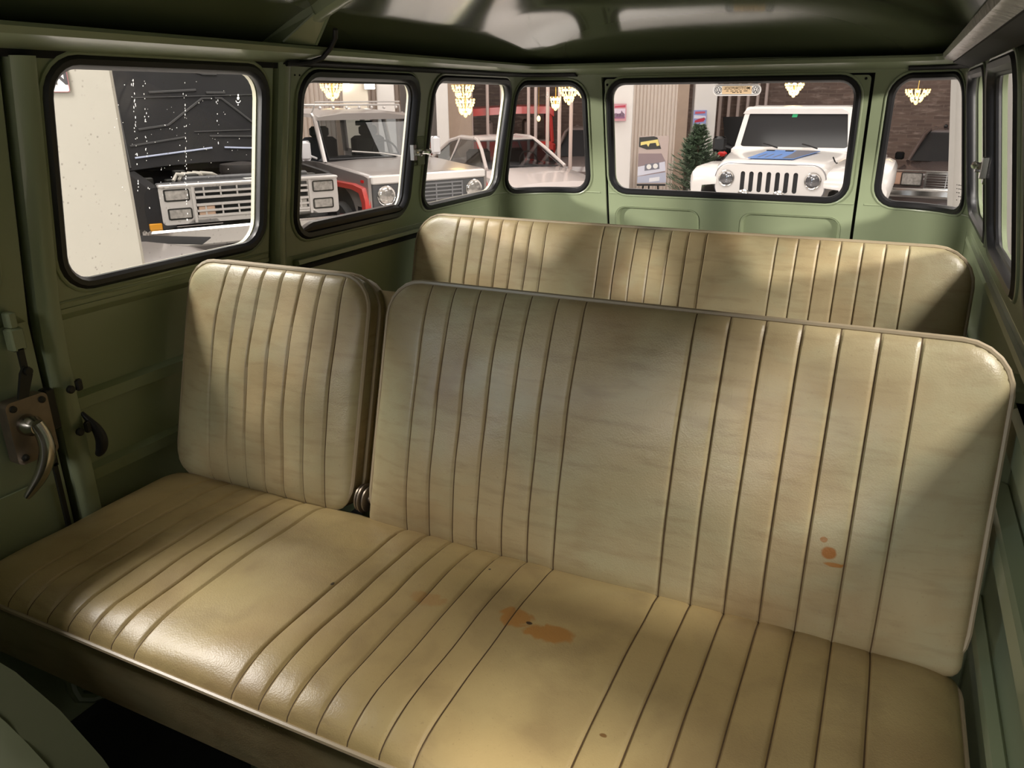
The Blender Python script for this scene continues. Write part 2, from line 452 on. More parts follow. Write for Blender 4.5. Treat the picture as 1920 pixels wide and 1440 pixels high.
mb.add([(-.742, y, z) for y, z in ((.735, 1.226), (.752, 1.226), (.768, 1.262), (.766, 1.276), (.756, 1.280), (.748, 1.268))]+[(-.736, y, z) for y, z in ((.735, 1.226), (.752, 1.226), (.768, 1.262), (.766, 1.276), (.756, 1.280), (.748, 1.268))],
       [(0, 1, 2, 3, 4, 5), (11, 10, 9, 8, 7, 6)]+[(i, (i+1) % 6, 6+(i+1) % 6, 6+i) for i in range(6)])
mb.lathe([(0, 0), (.007, 0), (.007, .006), (0, .007)], (-.737, .760, 1.270), 'x', 12)
mb.box(-.744, -.738, .754, .764, 1.270, 1.310)
mb.build('lock_linkage', M['darkmetal'], d2)
mb = MB(); mb.box(-.76, -.738, .748, .772, 1.305, 1.345, b=.003); mb.box(-.76, -.740, .752, .766, 1.345, 1.372, b=.002); mb.build('rod_guide', M['green'], d2)
mb = MB(); mb.box(-.760, -.739, .783, .800, 1.150, 1.225, b=.002); mb.box(-.745, -.739, .760, .778, 1.085, 1.112); mb.box(-.745, -.739, .768, .776, .90, 1.09); mb.build('lock_bolt', M['darkmetal'], d2)
mb = MB(); plate(mb, rr(-S(.30), -S(.765), .66, 1.06, .03), [], shell, .004, off0=-.010); mb.build('lower_panel', M['green'], d2)
# black gaps round the doors
mb = MB()
strip(mb, -S(.19), -S(1.425), [(-.004, 1.764), (.003, 1.764), (.003, 1.780), (-.004, 1.780)])
for y0, y1 in ((.796, .816), (1.390, 1.408)):
    rows = [[shell(-S(y), z, o) for y, o in ((y0, .02), (y1, .02), (y1, .03), (y0, .03))] for z in [ZF+(1.78-ZF)*i/10 for i in range(11)]]
    mb.loft(rows)
tag(mb.build('trim_1', M['black']), kind='structure')
# pillar behind the door, rounded
rows = []
for i in range(11):
    z = ZF+(ZT+.01-ZF)*i/10
    rows.append([shell(-S(y), z, -inn) for y, inn in ((1.402, -.03), (1.404, .006), (1.412, .014), (1.424, .016), (1.436, .012), (1.444, .002), (1.445, -.03))])
mb = MB(); mb.loft(rows); tag(mb.build('trim_2', M['green']), kind='structure')
# cab door, left, outside the frame
mb = MB(); plate(mb, rr(-S(-.7), -S(.19), ZF, ZT, .001, 1), [W_cab], shell, .03)
tag(mb.build('door_4', M['green']), kind='structure')

# tailgate
mb = MB(); plate(mb, rr(-.3945, .4425, .905, 1.760, .012), [W_hatch, rr(-.366, -.062, 1.0, 1.322, .035), rr(.088, .406, 1.0, 1.322, .035)], shell, .028, off0=.002)
d3 = tag(mb.build('door_3', M['green']), kind='structure')
mb = MB()
for a, b_ in ((-.366, -.062), (.088, .406)):
    plate(mb, rr(a-.004, b_+.004, .996, 1.326, .037), [], shell, .004, off0=.024)
    ring(mb, rr(a, b_, 1.0, 1.322, .035), shell, [(.004, .0), (.0, .004), (-.006, .018), (-.006, .026), (.004, .026)])
mb.build('recessed_panel', M['green'], d3)
mb = MB(); bead(mb, -.39, .44, 1.372, .0025); mb.build('crease_bead', M['green'], d3)
mb = MB()
for s, z in ((-.385, 1.742), (.428, 1.750)):
    p = Vector(shell(s, z, .001)); mb.sphere(p, .0042, 8)
mb.build('stop_button', M['black'], d3)
mb = MB(); p = Vector(shell(-.432, 1.293, .012)); mb.sphere(p, .005, 8); mb.build('plug', M['black'], wb)
mb = MB()
ring(mb, rr(-.404, .452, .90, 1.766, .002), shell, [(-.012, .018), (.003, .018), (.003, .034), (-.012, .034)])
tag(mb.build('trim_3', M['black']), kind='structure')
for s in (-.4, ):
    mb = MB(); mb.tube([shell(-.403+random.uniform(-.0015, .0015), 1.0+.75*i/20, .012) for i in range(21)], .0045, 8)
    tag(mb.build('trim_4', M['rubber']), kind='structure')

# rain rail under the roof, all round
rail = [(-.002, 1.774), (.050, 1.788), (.062, 1.792), (.066, 1.802), (.062, 1.808), (.02, 1.812), (-.03, 1.812), (-.03, 1.774)]
mb = MB(); strip(mb, -S(-.7), S(-.7), rail, .04)
tag(mb.build('trim_5', M['green']), kind='structure')
mb = MB()
strip(mb, -S(1.41), -.49, [(.004, 1.7735), (.030, 1.7805), (.030, 1.7765), (.004, 1.7695)])
strip(mb, .54, S(2.5), [(.004, 1.7735), (.030, 1.7805), (.030, 1.7765), (.004, 1.7695)]); strip(mb, S(2.5), S(-.2), [(.002, 1.7735), (.044, 1.7862), (.044, 1.7815), (.002, 1.7695)])  # black seal; right run widened to paint the rail underside dark
tag(mb.build('trim_6', M['black']), kind='structure')
mb = MB(); strip(mb, S(2.46), S(-.7), [(.069, 1.804), (.0665, 1.7925), (.060, 1.7895), (.044, 1.7845), (.044, 1.789), (.064, 1.797)]); tag(mb.build('trim_7', mat('crumpled_silver_trim', (.52, .50, .47, 1), .22, metal=1, bump=.6, bscale=45)), kind='structure')

# roof
def roofz(x, y):
    g = 1-max(0, (y-2.15)/.56)**2.2 if y > 2.15 else 1
    return 1.806+.165*max(0, 1-abs(x/.70)**3.2)*max(g, 0)
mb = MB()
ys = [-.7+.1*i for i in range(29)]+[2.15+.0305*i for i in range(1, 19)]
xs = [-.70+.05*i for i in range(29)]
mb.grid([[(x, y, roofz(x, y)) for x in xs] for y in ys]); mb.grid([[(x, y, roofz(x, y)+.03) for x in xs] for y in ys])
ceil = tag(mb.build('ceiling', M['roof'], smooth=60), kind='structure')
# roof bow with its corner gusset
mb = MB(); rows = []
for i in range(33):
    x = -.585+1.145*i/32; q = 1 if x < .1 else max(.12, 1-(x-.1)/.30); z = roofz(x, 1.43)-.004+.022*(1-q)
    rows.append([(x, 1.398, z+.006), (x, 1.403, z-.016), (x, 1.412, z-.022), (x, 1.436, z-.022), (x, 1.446, z-.016), (x, 1.452, z+.006)])
mb.loft(rows); bow = tag(mb.build('trim_8', M['green']), kind='structure')
for sg in (-1,):
    g = MB()
    pl = [(sg*.640, 1.365, 1.810), (sg*.622, 1.462, 1.810), (sg*.572, 1.447, 1.866), (sg*.575, 1.398, 1.866)]
    pu = [(sg*.69, 1.365, 1.814), (sg*.69, 1.462, 1.814), (sg*.58, 1.447, 1.885), (sg*.58, 1.398, 1.885)]
    g.loft([pl, pu]); g.tube([(sg*.636, 1.370, 1.813), (sg*.574, 1.400, 1.866)], .0035, 6); g.tube([(sg*.620, 1.456, 1.813), (sg*.572, 1.444, 1.866)], .0035, 6)
    g.build('gusset', M['green'], bow)
mb = MB()
mb.tube([(-.582, 1.476, 1.842), (-.590, 1.484, 1.825), (-.606, 1.486, 1.806), (-.624, 1.478, 1.786), (-.645, 1.462, 1.777), (-.662, 1.44, 1.774), (-.668, 1.41, 1.773)], .0055, 8)
o = mb.build('cable', M['rubber']); tag(o, 'black rubber cable looping from roof bow to window rail', 'cable')
# floor and unseen low partition, added to shade the front of the bench cushion
mb = MB(); mb.box(-.82, .82, -.7, 2.86, ZF-.04, ZF); tag(mb.build('floor', M['mat']), kind='structure')
mb = MB(); mb.box(-.74, .74, .10, .14, ZF, 1.02, b=.006); tag(mb.build('wall_front_light_block', M['green']), kind='structure')

# ------------------------------------------------------------------ windows
def window(n, poly, gm='glass', fat=0, latch=False, off=.012):
    w = MB()
    if fat:
        ring(w, poly, shell, [(.010, -.004), (.004, -.010), (-.007, -.008), (-.013, .0), (-.014, .006), (-.018, .009), (-.019, .014), (-.016, .019), (.008, .020)])
    else:
        ring(w, poly, shell, [(.009, -.003), (.003, -.008), (-.006, -.007), (-.012, .0), (-.0125, .009), (-.010, .014), (.008, .016)])
    o = tag(w.build('window_%d' % n, M['rubber']), kind='structure')
    g = MB(); plate(g, [(p[0], p[1]) for p in poly], [], shell, 0, .08, .016 if fat else .012)
    tag(g.build('pane', M[gm], o), 'clear window glass')
    e = MB(); ring(e, poly, shell, [(.004, .021), (-.007, .021), (-.008, .030), (.004, .032)]); e.build('outer_lip', M['cream'] if n < 5 else M['green'], o)
    l = MB(); ring(l, poly, shell, circ(.0042, 8, .0125, -.0005)); l.build('pressed_lip', M['green'], o)
    return o
w1 = window(1, W_door, 'glassdirt'); w2 = window(2, W_mid, fat=1); w3 = window(3, W_back); w4 = window(4, W_cl)
w5 = window(5, W_hatch); w6 = window(6, W_cr); w7 = window(7, W_ra); w8 = window(8, W_rb, fat=1); w9 = window(9, W_rc)
w10 = window(10, W_rd); w11 = window(11, W_fl); w12 = window(12, W_cab)

mb = MB(); rows = []
for i in range(25):
    y = 1.512+.440*i/24; e = 1-max(0, abs(i-12)/12-.86)/.14*.55
    rows.append([shell(-S(y), z, o) for z, o in ((1.392, .004), (1.392, -.006), (1.392+.012*e, -.008), (1.392+.020*e, -.002), (1.392+.022*e, .010), (1.392, .012))])
mb.loft(rows); tag(mb.build('sill_seal', M['brownrubber'], w2), 'thick aged rubber along the sill')
def latch(parent, sg, y, z, pop=0):
    px = shell(sg*S(y), z)[0]
    T = lambda q: (px-sg*q[0]*1.15, y+q[1]*1.2, z+q[2]*1.25)
    k = MB()
    k.box(0, 1, 0, 1, 0, 1) if False else None
    def bx(a0, a1, b0, b1, c0, c1, mb):
        t = MB(); t.box(a0, a1, b0, b1, c0, c1, b=.0012); mb.add([T(v) for v in t.v], t.f)
    b_ = MB(); bx(.004, .016, -.040, -.026, -.018, .018, b_); o = b_.build('latch_plate', M['chrome'], parent)
    a = MB(); bx(.006, .012, -.010, .020, -.007, .007, a); bx(.010, .024, -.026, -.012, -.008, .008, a)
    t = MB(); t.tube([(.016, -.030, .002), (.024, -.014, .003), (.024, .004, .001), (.019, .020, -.002)], [.005, .007, .006, .0055], 8); a.add([T(v) for v in t.v], t.f)
    t = MB(); t.sphere((.020, .024, 0), .007, 8); a.add([T(v) for v in t.v], t.f)
    tag(a.build('latch_lever', M['chrome'], parent), 'chrome window catch lever')
    a = MB(); bx(.0, .006, -.008, .024, -.030, .030, a); a.build('latch_bracket', M['brownrubber'] if False else M['green'], parent)
latch(w2, -1, 2.012, 1.555); latch(w8, 1, 2.012, 1.555)
for dz in (-.040, .040):
    for sg, wn in ((-1, wl), (1, wr)):
        p = [shell(sg*S(y), 1.555+dz, -.001) for y in (1.995, 2.008, 2.022, 2.036)]
        k = MB(); k.tube(p, .003, 6); k.build('latch_slot', M['green'], wn)
# tiny holes near the middle window and marks etched in the glass
mb = MB()
for y in (1.462, 1.478): mb.sphere(shell(-S(y), 1.752, -.0005), .0022, 6)
mb.build('screw_hole', M['black'], wl)
def etched(parent, s, z, k=1.0):
    m_ = MB()
    def dot(ds, dz, r): m_.add([shell(s+ds*k+r*k*math.cos(2*math.pi*i/10), z+dz*k+r*k*math.sin(2*math.pi*i/10), .0113) for i in range(10)], [tuple(range(10))])
    dot(0, 0, .0035); dot(0, .006, .0022); dot(0, -.013, .0014)
    for a in range(-60, 61, 20): dot(.007*math.sin(R(a)), -.002-.007*math.cos(R(a)), .0011)
    m_.build('glass_mark', M['white'], parent)
etched(w1, -S(1.302), 1.704, 1.0); etched(w4, -.635, 1.712, 1.2)
m_ = MB(); random.seed(21)
for yc, z0, z1, n_ in ((1.045, 1.54, 1.735, 34), (1.068, 1.50, 1.735, 22), (1.160, 1.46, 1.735, 36), (1.245, 1.60, 1.70, 8)):
    for k in range(n_):
        y_, z_ = yc+random.gauss(0, .0016), random.uniform(z0, z1); a, b = random.uniform(.0006, .0011), random.uniform(.0008, .0026)
        m_.add([shell(-S(y_)+a*math.cos(t), z_+b*math.sin(t), .0112) for t in (0, 1.05, 2.09, 3.14, 4.19, 5.24)], [(0, 1, 2, 3, 4, 5)])
for k in range(70):
    y_, z_ = random.uniform(1.0, 1.33), random.uniform(1.50, 1.735); a = random.uniform(.0005, .0011)
    m_.add([shell(-S(y_)+a*math.cos(t), z_+a*math.sin(t), .0112) for t in (0, 1.05, 2.09, 3.14, 4.19, 5.24)], [(0, 1, 2, 3, 4, 5)])
m_ = tag(m_.build('water_marks', M['white'], w1), 'dried white drip marks on the glass', kind='stuff')
m_ = MB()
random.seed(3)
for r_ in range(5):
    for q in range(4):
        if random.random() < .7:
            s0 = .745+q*.008; z0 = 1.452-r_*.011; m_.add([shell(s0+a, z0+b, .0113) for a, b in ((0, 0), (.004+.002*(q % 2), 0), (.004+.002*(q % 2), .0025), (0, .0025))], [(0, 1, 2, 3)])
m_.build('glass_mark', M['darkmetal'], w6)

# ------------------------------------------------------------------ upholstery
def pad(X0, X1, H0, H1, rt, rb, seams, mapf, crown, rad, puff=.0010, side_rad=None, bulge=.0, rowstep=.022):
    """padded face: seams are stitched grooves running along h"""
    sr = side_rad or rad
    cols = []
    def near(a): return any(abs(a-s) < .0085 for s in seams)
    k = 0
    ends = [0, .004, .010, .018, .028, .040, .055]
    base = [X0+e for e in ends]+[X1-e for e in ends]
    x = X0+.07
    while x < X1-.06: base.append(x); x += .0125
    cols = [(b, 0, 0) for b in base if not near(b)]
    for s in seams: cols += [(s-.007, 0, 0), (s-.0034, -.0003, 0), (s-.0010, -.0030, 1), (s+.0010, -.0030, 0), (s+.0030, .0002, 0), (s+.0046, .0003, 0), (s+.0075, 0, 0)]
    cols.sort()
    rows = []; h = H0
    hs = sorted(set([H0+e for e in ends]+[H1-e for e in ends]+[H0+.07+i*rowstep for i in range(int((H1-H0-.13)/rowstep)+1)]))
    def hw(h):
        i = 0
        if h > H1-rt: i = rt-math.sqrt(max(0, rt*rt-(h-(H1-rt))**2))
        if h < H0+rb: i = max(i, rb-math.sqrt(max(0, rb*rb-((H0+rb)-h)**2)))
        return i
    def fall(d, r): return math.sqrt(max(0, 1-(1-min(d/r, 1))**2))
    for h in hs:
        ins = hw(h); row = []
        for x, g, mi in cols:
            xc = min(max(x, X0+ins), X1-ins)
            dx = min(xc-(X0+ins), X1-ins-xc)
            dy0, dy1 = h-H0, H1-h
            e = fall(dx, sr)*fall(dy0, rad)*fall(dy1, rad)
            pf = 0
            for a, b in zip(seams, seams[1:]):
                if a < xc < b:
                    w = b-a; t = (xc-a)/w
                    pf = (puff if w < .08 else puff*1.6)*math.sin(math.pi*t)**.7
            wob = .0012*math.sin(h*23+xc*9)+.0009*math.sin(h*41-xc*31)
            q = lambda d, r: 1-(1-min(d/r, 1))**2
            bl = bulge*q(dx, .13)*q(dy0, .20)*q(dy1, .20)
            row.append(mapf(xc, h, e*(crown+pf+wob+g)+bl))
        rows.append(row)
    m_ = MB(); nc = len(cols)
    vs = [p for r_ in rows for p in r_]; m_.v = vs
    for i in range(len(rows)-1):
        for j in range(nc-1):
            m_.f.append((i*nc+j, i*nc+j+1, (i+1)*nc+j+1, (i+1)*nc+j)); m_.mi.append(cols[j][2])
    return m_
def boxing(m_, outline, mapf, th, swell=.006, n=5):
    rings = []
    p = resample(outline, .03)
    for i in range(len(p)):
        t = Vector(p[(i+1) % len(p)])-Vector(p[i-1]); t.normalize(); o = Vector((t.y, -t.x))
        rings.append([mapf(p[i][0]+o.x*swell*math.sin(math.pi*k/n), p[i][1]+o.y*swell*math.sin(math.pi*k/n), -th*k/n) for k in range(n+1)])
    rings.append(rings[0]); m_.loft(rings, False, False)
    m_.add([mapf(q[0], q[1], -th) for q in p], [tuple(range(len(p)))])
    return m_
def piping(outline, mapf, r=.0042, f=.0, out=.001, step=.03, i0=None, i1=None):
    p = resample(outline, step); pts = []
    for i in range(len(p)):
        t = Vector(p[(i+1) % len(p)])-Vector(p[i-1]); t.normalize(); o = Vector((t.y, -t.x))
        pts.append(mapf(p[i][0]+o.x*out, p[i][1]+o.y*out, f))
    m_ = MB(); m_.tube(pts, r, 8, closed=True); return m_

G1 = [-.615+.047*i for i in range(7)]; G2 = [-.149+.0473*i for i in range(7)]; G3 = [.310+.0502*i for i in range(7)]
def tilted(yb, zb, yt, zt):
    L = math.hypot(yt-yb, zt-zb); s_, c_ = (yt-yb)/L, (zt-zb)/L
    return (lambda x, h, f: (x, yb+h*s_-f*c_, zb+h*c_+f*s_)), L

bench = thing('bench_seat', 'middle bench seat with beige pleated leather, stained cushion and small split left backrest', 'bench seat', (0, BY, ZF))
# seat cushion
cu = lambda x, h, f: (x, .572+h, .950+f)
m_ = pad(-.742, .724, 0, .462, .03, .05, G1+G2+G3, cu, .030, .075, side_rad=.07, bulge=.010, puff=.0015)
cush = m_.build('seat_cushion', [M['leather_seat'], M['seam']], bench, 50, world=True)
ol = rr(-.742, .724, 0, .462, .045)
m_ = MB(); boxing(m_, ol, cu, .100, .002); tag(m_.build('seat_border', M['leather'], bench, world=True), 'plain olive side band of the cushion below the piping')
piping(ol, cu, .0042).build('piping', M['piping'], cush, world=False).location = (0, -BY, -ZF)
# wide backrest
mp, L = tilted(1.008, .964, 1.131, 1.398)
bx0, bx1 = -.236, .722
m_ = pad(bx0, bx1, 0, L, .065, .02, G2+G3, mp, .010, .030, side_rad=.016, bulge=.024)
ol = rr(bx0, bx1, 0, L, .065)
bk = m_.build('backrest', [M['leather_back'], M['seam']], bench, 50, world=True)
m_ = MB(); boxing(m_, ol, mp, .075); m_.build('backrest_border', M['leather'], bk).location = (0, -BY, -ZF)
piping(ol, mp, .0046).build('piping', M['piping'], bk).location = (0, -BY, -ZF)
# narrow folding backrest
mp2, L2 = tilted(1.010, .972, 1.130, 1.396)
m_ = pad(-.722, -.280, 0, L2, .065, .045, G1, mp2, .010, .030, side_rad=.014, bulge=.026)
ol = rr(-.722, -.280, 0, L2, .060)
fb = tag(m_.build('folding_backrest', [M['leather'], M['seam']], bench, 50, world=True), 'narrow folding backrest section beside the door')
m_ = MB(); boxing(m_, ol, mp2, .060, .002); m_.build('backrest_border', M['leather'], fb).location = (0, -BY, -ZF)
piping(ol, mp2, .0046).build('piping', M['piping'], fb).location = (0, -BY, -ZF)
piping(rr(-.720, -.282, 0.005, L2-.002, .065), mp2, .0040, f=-.030, out=.006).build('piping', M['piping'], fb).location = (0, -BY, -ZF)
# covered frame seen in the gap, hinge
m_ = MB(); m_.loft([[mp(x, h, f) for x, f in ((-.31, -.050), (-.225, -.050), (-.225, -.075), (-.31, -.075))] for h in (.06, .2, .43)])
m_.build('frame_cover', M['leather'], bench, world=True)
m_ = MB()
for dx, r_ in ((-.270, .026), (-.263, .028), (-.255, .024)): m_.lathe([(0, 0), (r_*.8, 0), (r_, .002), (r_, .005), (r_*.8, .007), (0, .007)], (dx, 1.035, 1.000), 'x', 18)
m_.lathe([(0, 0), (.009, 0), (.008, .008), (0, .009)], (-.249, 1.035, 1.002), 'x', 12)
tag(m_.build('hinge', M['rust'], bench, world=True), 'rusty brown hinge between the two backrests')
# frame and legs
m_ = MB(); m_.box(-.70, .70, .60, .615, .835, .855); m_.box(-.70, .70, .98, 1.0, .835, .855); m_.box(-.70, -.68, .60, 1.0, .835, .855); m_.box(.68, .70, .60, 1.0, .835, .855)
m_.build('seat_frame', M['green'], bench, world=True)
for x in (-.545, -.160, .60):
    m_ = MB(); m_.tube([(x, .600, .845), (x, .600, .80), (x+.004, .604, .780), (x+.012, .62, .770), (x+.03, .66, .768), (x+.05, .80, .770), (x+.05, .93, .775), (x+.05, .975, .79), (x+.05, .985, .845)] if x < -.3 else [(x, .610, .845), (x, .612, .70), (x, .615, ZF)], .0105, 10)
    m_.build('leg', M['green'], bench, world=True)
for x in (-.62, .62):
    m_ = MB(); m_.tube([(x, .97, .845), (x, .97, ZF)], .0105, 10); m_.build('leg', M['green'], bench, world=True)

RY = 1.66
rb_ = thing('bench_seat', 'rear bench seat with beige pleated leather back below the tailgate window', 'bench seat', (0, RY, ZF))
mp3, L3 = tilted(1.865, .945, 1.982, 1.380)
m_ = pad(-.712, .738, 0, L3, .085, .02, G1[:0]+[-.570+.0463*i for i in range(7)]+[-.130+.0455*i for i in range(7)]+[.313+.048*i for i in range(7)], mp3, .010, .030, side_rad=.018, bulge=.020)
ol = rr(-.712, .738, 0, L3, .085)
bk2 = m_.build('backrest', [M['leather'], M['seam']], rb_, 50, world=True)
m_ = MB(); boxing(m_, ol, mp3, .07); m_.build('backrest_border', M['leather'], bk2).location = (0, -RY, -ZF)
piping(ol, mp3, .0046).build('piping', M['piping'], bk2).location = (0, -RY, -ZF)
cu2 = lambda x, h, f: (x, 1.42+h, .945+f)
m_ = pad(-.712, .738, 0, .48, .03, .05, [], cu2, .028, .06, side_rad=.06, rowstep=.05); m_.build('seat_cushion', [M['leather'], M['seam']], rb_, 50, world=True)
m_ = MB(); boxing(m_, rr(-.712, .738, 0, .48, .045), cu2, .10, .002); m_.build('seat_border', M['leather'], rb_, world=True)
for x in (-.6, .6):
    m_ = MB(); m_.tube([(x, 1.47, .85), (x, 1.47, ZF)], .0105, 10); m_.build('leg', M['green'], rb_, world=True)

# painted back of the seat ahead, seen over its rounded corner
M['shell'] = mat('glossy_olive_shell', (.085, .092, .055, 1), .13, coat=.5)
fs = thing('front_seat', 'rounded glossy olive seat back at the lower left, ahead of the bench', 'seat', (-.33, .26, ZF))
mf = lambda x, h, f: (x, .300-.06*(h/.7)**0-f, .60+h)
m_ = pad(-.74, .125, 0, .690, .19, .03, [], mf, .085, .16, side_rad=.20, bulge=.02)
tag(m_.build('seat_shell', M['shell'], fs, 60, world=True))
m_ = MB(); boxing(m_, rr(-.74, .125, 0, .690, .19), mf, .03, .0); m_.build('shell_rim', M['shell'], fs, world=True)
for x in (-.6, -.1):
    m_ = MB(); m_.tube([(x, .25, .61), (x, .25, ZF)], .012, 8); m_.build('leg', M['green'], fs, world=True)

# sticker on the tailgate glass (outside face, so it reads backwards from within)
VWB = mat('sticker_blue', srgb(38, 52, 98), .5); TAN = mat('sticker_tan', (.88, .66, .42, 1), .5); M['label'] = mat('label_white', srgb(235, 233, 230), .5); M['stickw'] = mat('sticker_white', (.96, .95, .95, 1), .5)
SX, SZ = .0485, 1.7215
st = thing('sticker', 'capsule shaped white and tan sticker at the top of the tailgate glass', 'sticker', shell(SX, SZ, .0135))
def backlit(m):
    nt = m.node_tree; b = nt.nodes['Principled BSDF']; t = nt.nodes.new('ShaderNodeBsdfTranslucent'); t.inputs[0].default_value = b.inputs['Base Color'].default_value
    x = nt.nodes.new('ShaderNodeMixShader'); x.inputs[0].default_value = .9; nt.links.new(b.outputs[0], x.inputs[1]); nt.links.new(t.outputs[0], x.inputs[2]); nt.links.new(x.outputs[0], nt.nodes['Material Output'].inputs[0])
for q_ in (TAN, M['stickw'], M['white']): backlit(q_)
def sk(s, z, o): 
    p = shell(SX+s, SZ+z, .0135-o); q = st.location; return (p[0]-q.x, p[1]-q.y, p[2]-q.z)
def capsule(w, h, n=10): return rr(-w/2, w/2, -h/2, h/2, h/2*.999, n)
m_ = MB(); plate(m_, capsule(.153, .036), [rr(-.047, .047, -.0122, .0122, .002)], sk, 0, .02); m_.build('backing', M['stickw'], st)
m_ = MB(); ring(m_, capsule(.143, .028), sk, [(-.0006, .0004), (.0006, .0004), (.0006, .0007), (-.0006, .0007)]); m_.build('border', VWB, st)
m_ = MB(); plate(m_, rr(-.047, .047, -.0122, .0122, .002), [], sk, 0, .02); m_.build('centre_panel', TAN, st)
for sx in (-.0585, .0585):
    m_ = MB(); w_ = MB()
    plate(m_, [(sx+.0112*math.cos(a), .0112*math.sin(a)) for a in [2*math.pi*k/28 for k in range(28)]], [[(sx+.0096*math.cos(a), .0096*math.sin(a)) for a in [2*math.pi*k/28 for k in range(28)]]], sk, .0003, .02, off0=.0006)
    def stroke(a, b, w):
        a, b = Vector(a), Vector(b); d = (b-a).normalized(); n_ = Vector((-d.y, d.x))*w/2
        plate(m_, [tuple(a+n_), tuple(a-n_), tuple(b-n_), tuple(b+n_)], [], sk, .0003, .02, off0=.0006)
    R_ = .0098
    for q in (-1, 1):
        stroke((sx+q*.0042, .0088), (sx+q*.0002, .0012), .0018)
        stroke((sx+q*.0078, .0058), (sx+q*.0042, -.0085), .0018)
        stroke((sx+q*.0042, -.0085), (sx, -.0002), .0018)
    m_.build('emblem', VWB, st)
def text(s_, size, pos, rotm, m, parent, name, ext=.0003, sx=1, spacing=1, bold=0):
    cu_ = bpy.data.curves.new(name, 'FONT'); cu_.body = s_; cu_.size = size; cu_.extrude = ext; cu_.align_x = 'CENTER'; cu_.align_y = 'CENTER'; cu_.space_character = spacing; cu_.offset = bold
    tmp = bpy.data.objects.new(name, cu_); C.objects.link(tmp)
    dg = bpy.context.evaluated_depsgraph_get(); me = bpy.data.meshes.new_from_object(tmp.evaluated_get(dg)); bpy.data.objects.remove(tmp)
    o = bpy.data.objects.new(name, me); C.objects.link(o); me.materials.clear(); me.materials.append(m)
    me.transform(Matrix.Translation(pos) @ rotm @ Matrix.Scale(sx, 4, (1, 0, 0))); o.parent = parent
    return o
lean = math.atan(.22)
text('MOTORPOOL', .0128, Vector(sk(0, .0052, -.0010)), Matrix.Rotation(R(90)+lean, 4, 'X'), VWB, st, 'lettering', sx=-1.0, spacing=1.05, bold=.00012)
m_ = MB()
for zz, wds in ((-.0030, (-.034, -.026, -.020, -.010, -.006, .004, .008, .016, .022, .034)), (-.0075, (-.014, -.004, .0, .006, .010, .016))):
    for a, b in zip(wds[::2], wds[1::2]): plate(m_, [(a, zz-.001), (b, zz-.001), (b, zz+.001), (a, zz+.001)], [], sk, .0003, .02, off0=.0006)
m_.build('small_print', VWB, st)

# ================================================================== the showroom outside
GZ = -.20
M['showfloor'] = mat('polished_showroom_floor', (.62, .58, .55, 1), .18, coat=.3, noise=.06, nscale=2)
M['plaster'] = mat('white_plaster', (.80, .765, .74, 1), .7, noise=.04, nscale=4)
M['beigewall'] = mat('beige_column_paint', (.40, .375, .325, 1), .6, noise=.04, nscale=3)
M['corr'] = mat('beige_corrugated_sheet', (.72, .62, .55, 1), .5)
M['tan'] = mat('tan_panel', (.44, .33, .26, 1), .6, noise=.1)
M['steel'] = mat('pale_steel_pole', (.74, .60, .56, 1), .4, metal=.1)
M['blackpaint'] = mat('black_car_paint', (.010, .010, .012, 1), .25, coat=0, spec=.10)
M['hoodunder'] = mat('matt_black_hood', (.016, .0155, .017, 1), .7, spec=.25, noise=.25, nscale=6)
M['hoodrib'] = mat('hood_rib_grey', (.05, .049, .05, 1), .5)
M['silver'] = mat('silver_paint', (.36, .325, .31, 1), .30, metal=.3, coat=.4)
M['whitecar'] = mat('white_car_paint', (.84, .80, .77, 1), .25, coat=.5)
M['redcar'] = mat('red_car_paint', (.62, .06, .05, 1), .28, coat=.4)
M['darkcar'] = mat('dark_brown_car_paint', (.12, .088, .082, 1), .22, coat=.6)
M['carglass'] = glass('tinted_car_glass', (.30, .33, .35, 1), 1.0)
M['carglassd'] = mat('dark_windscreen', (.03, .03, .032, 1), .12, spec=.3)
M['tyre'] = mat('tyre_rubber', (.02, .02, .02, 1), .7)
M['interior'] = mat('dark_car_interior', (.03, .032, .04, 1), .7)
M['lens'] = mat('headlamp_lens', (.50, .48, .45, 1), .10, metal=.6, noise=.75, nscale=28)
M['lensdark'] = mat('headlamp_bowl', (.20, .20, .21, 1), .12, metal=.6, noise=.4, nscale=50)
M['amber'] = mat('amber_lens', (.75, .33, .03, 1), .25)
M['orange'] = mat('orange_lens', (.80, .22, .07, 1), .3)
M['redlens'] = mat('red_lens', (.75, .03, .03, 1), .25)
M['greygrille'] = mat('grey_grille_plastic', (.085, .085, .09, 1), .5)
M['slot'] = mat('grille_slot_dark', (.02, .02, .022, 1), .7)
M['whiteplastic'] = mat('white_mirror_plastic', (.82, .81, .83, 1), .35)
M['bluedecal'] = mat('blue_hood_decal', srgb(112, 148, 210), .4)
M['greydecal'] = mat('grey_hood_decal', srgb(120, 118, 126), .4)
M['palehose'] = mat('pale_hose', (.55, .52, .46, 1), .5)
M['silverbar'] = mat('satin_silver_bar', (.70, .67, .65, 1), .32, metal=.5)

m_ = MB(); m_.box(-15, 9, -8, 17, GZ-.05, GZ); tag(m_.build('showroom_floor', M['showfloor']), kind='structure')
m_ = MB(); m_.box(-15, 9, -8, 17, 4.6, 4.7); tag(m_.build('showroom_ceiling', M['plaster']), kind='structure')
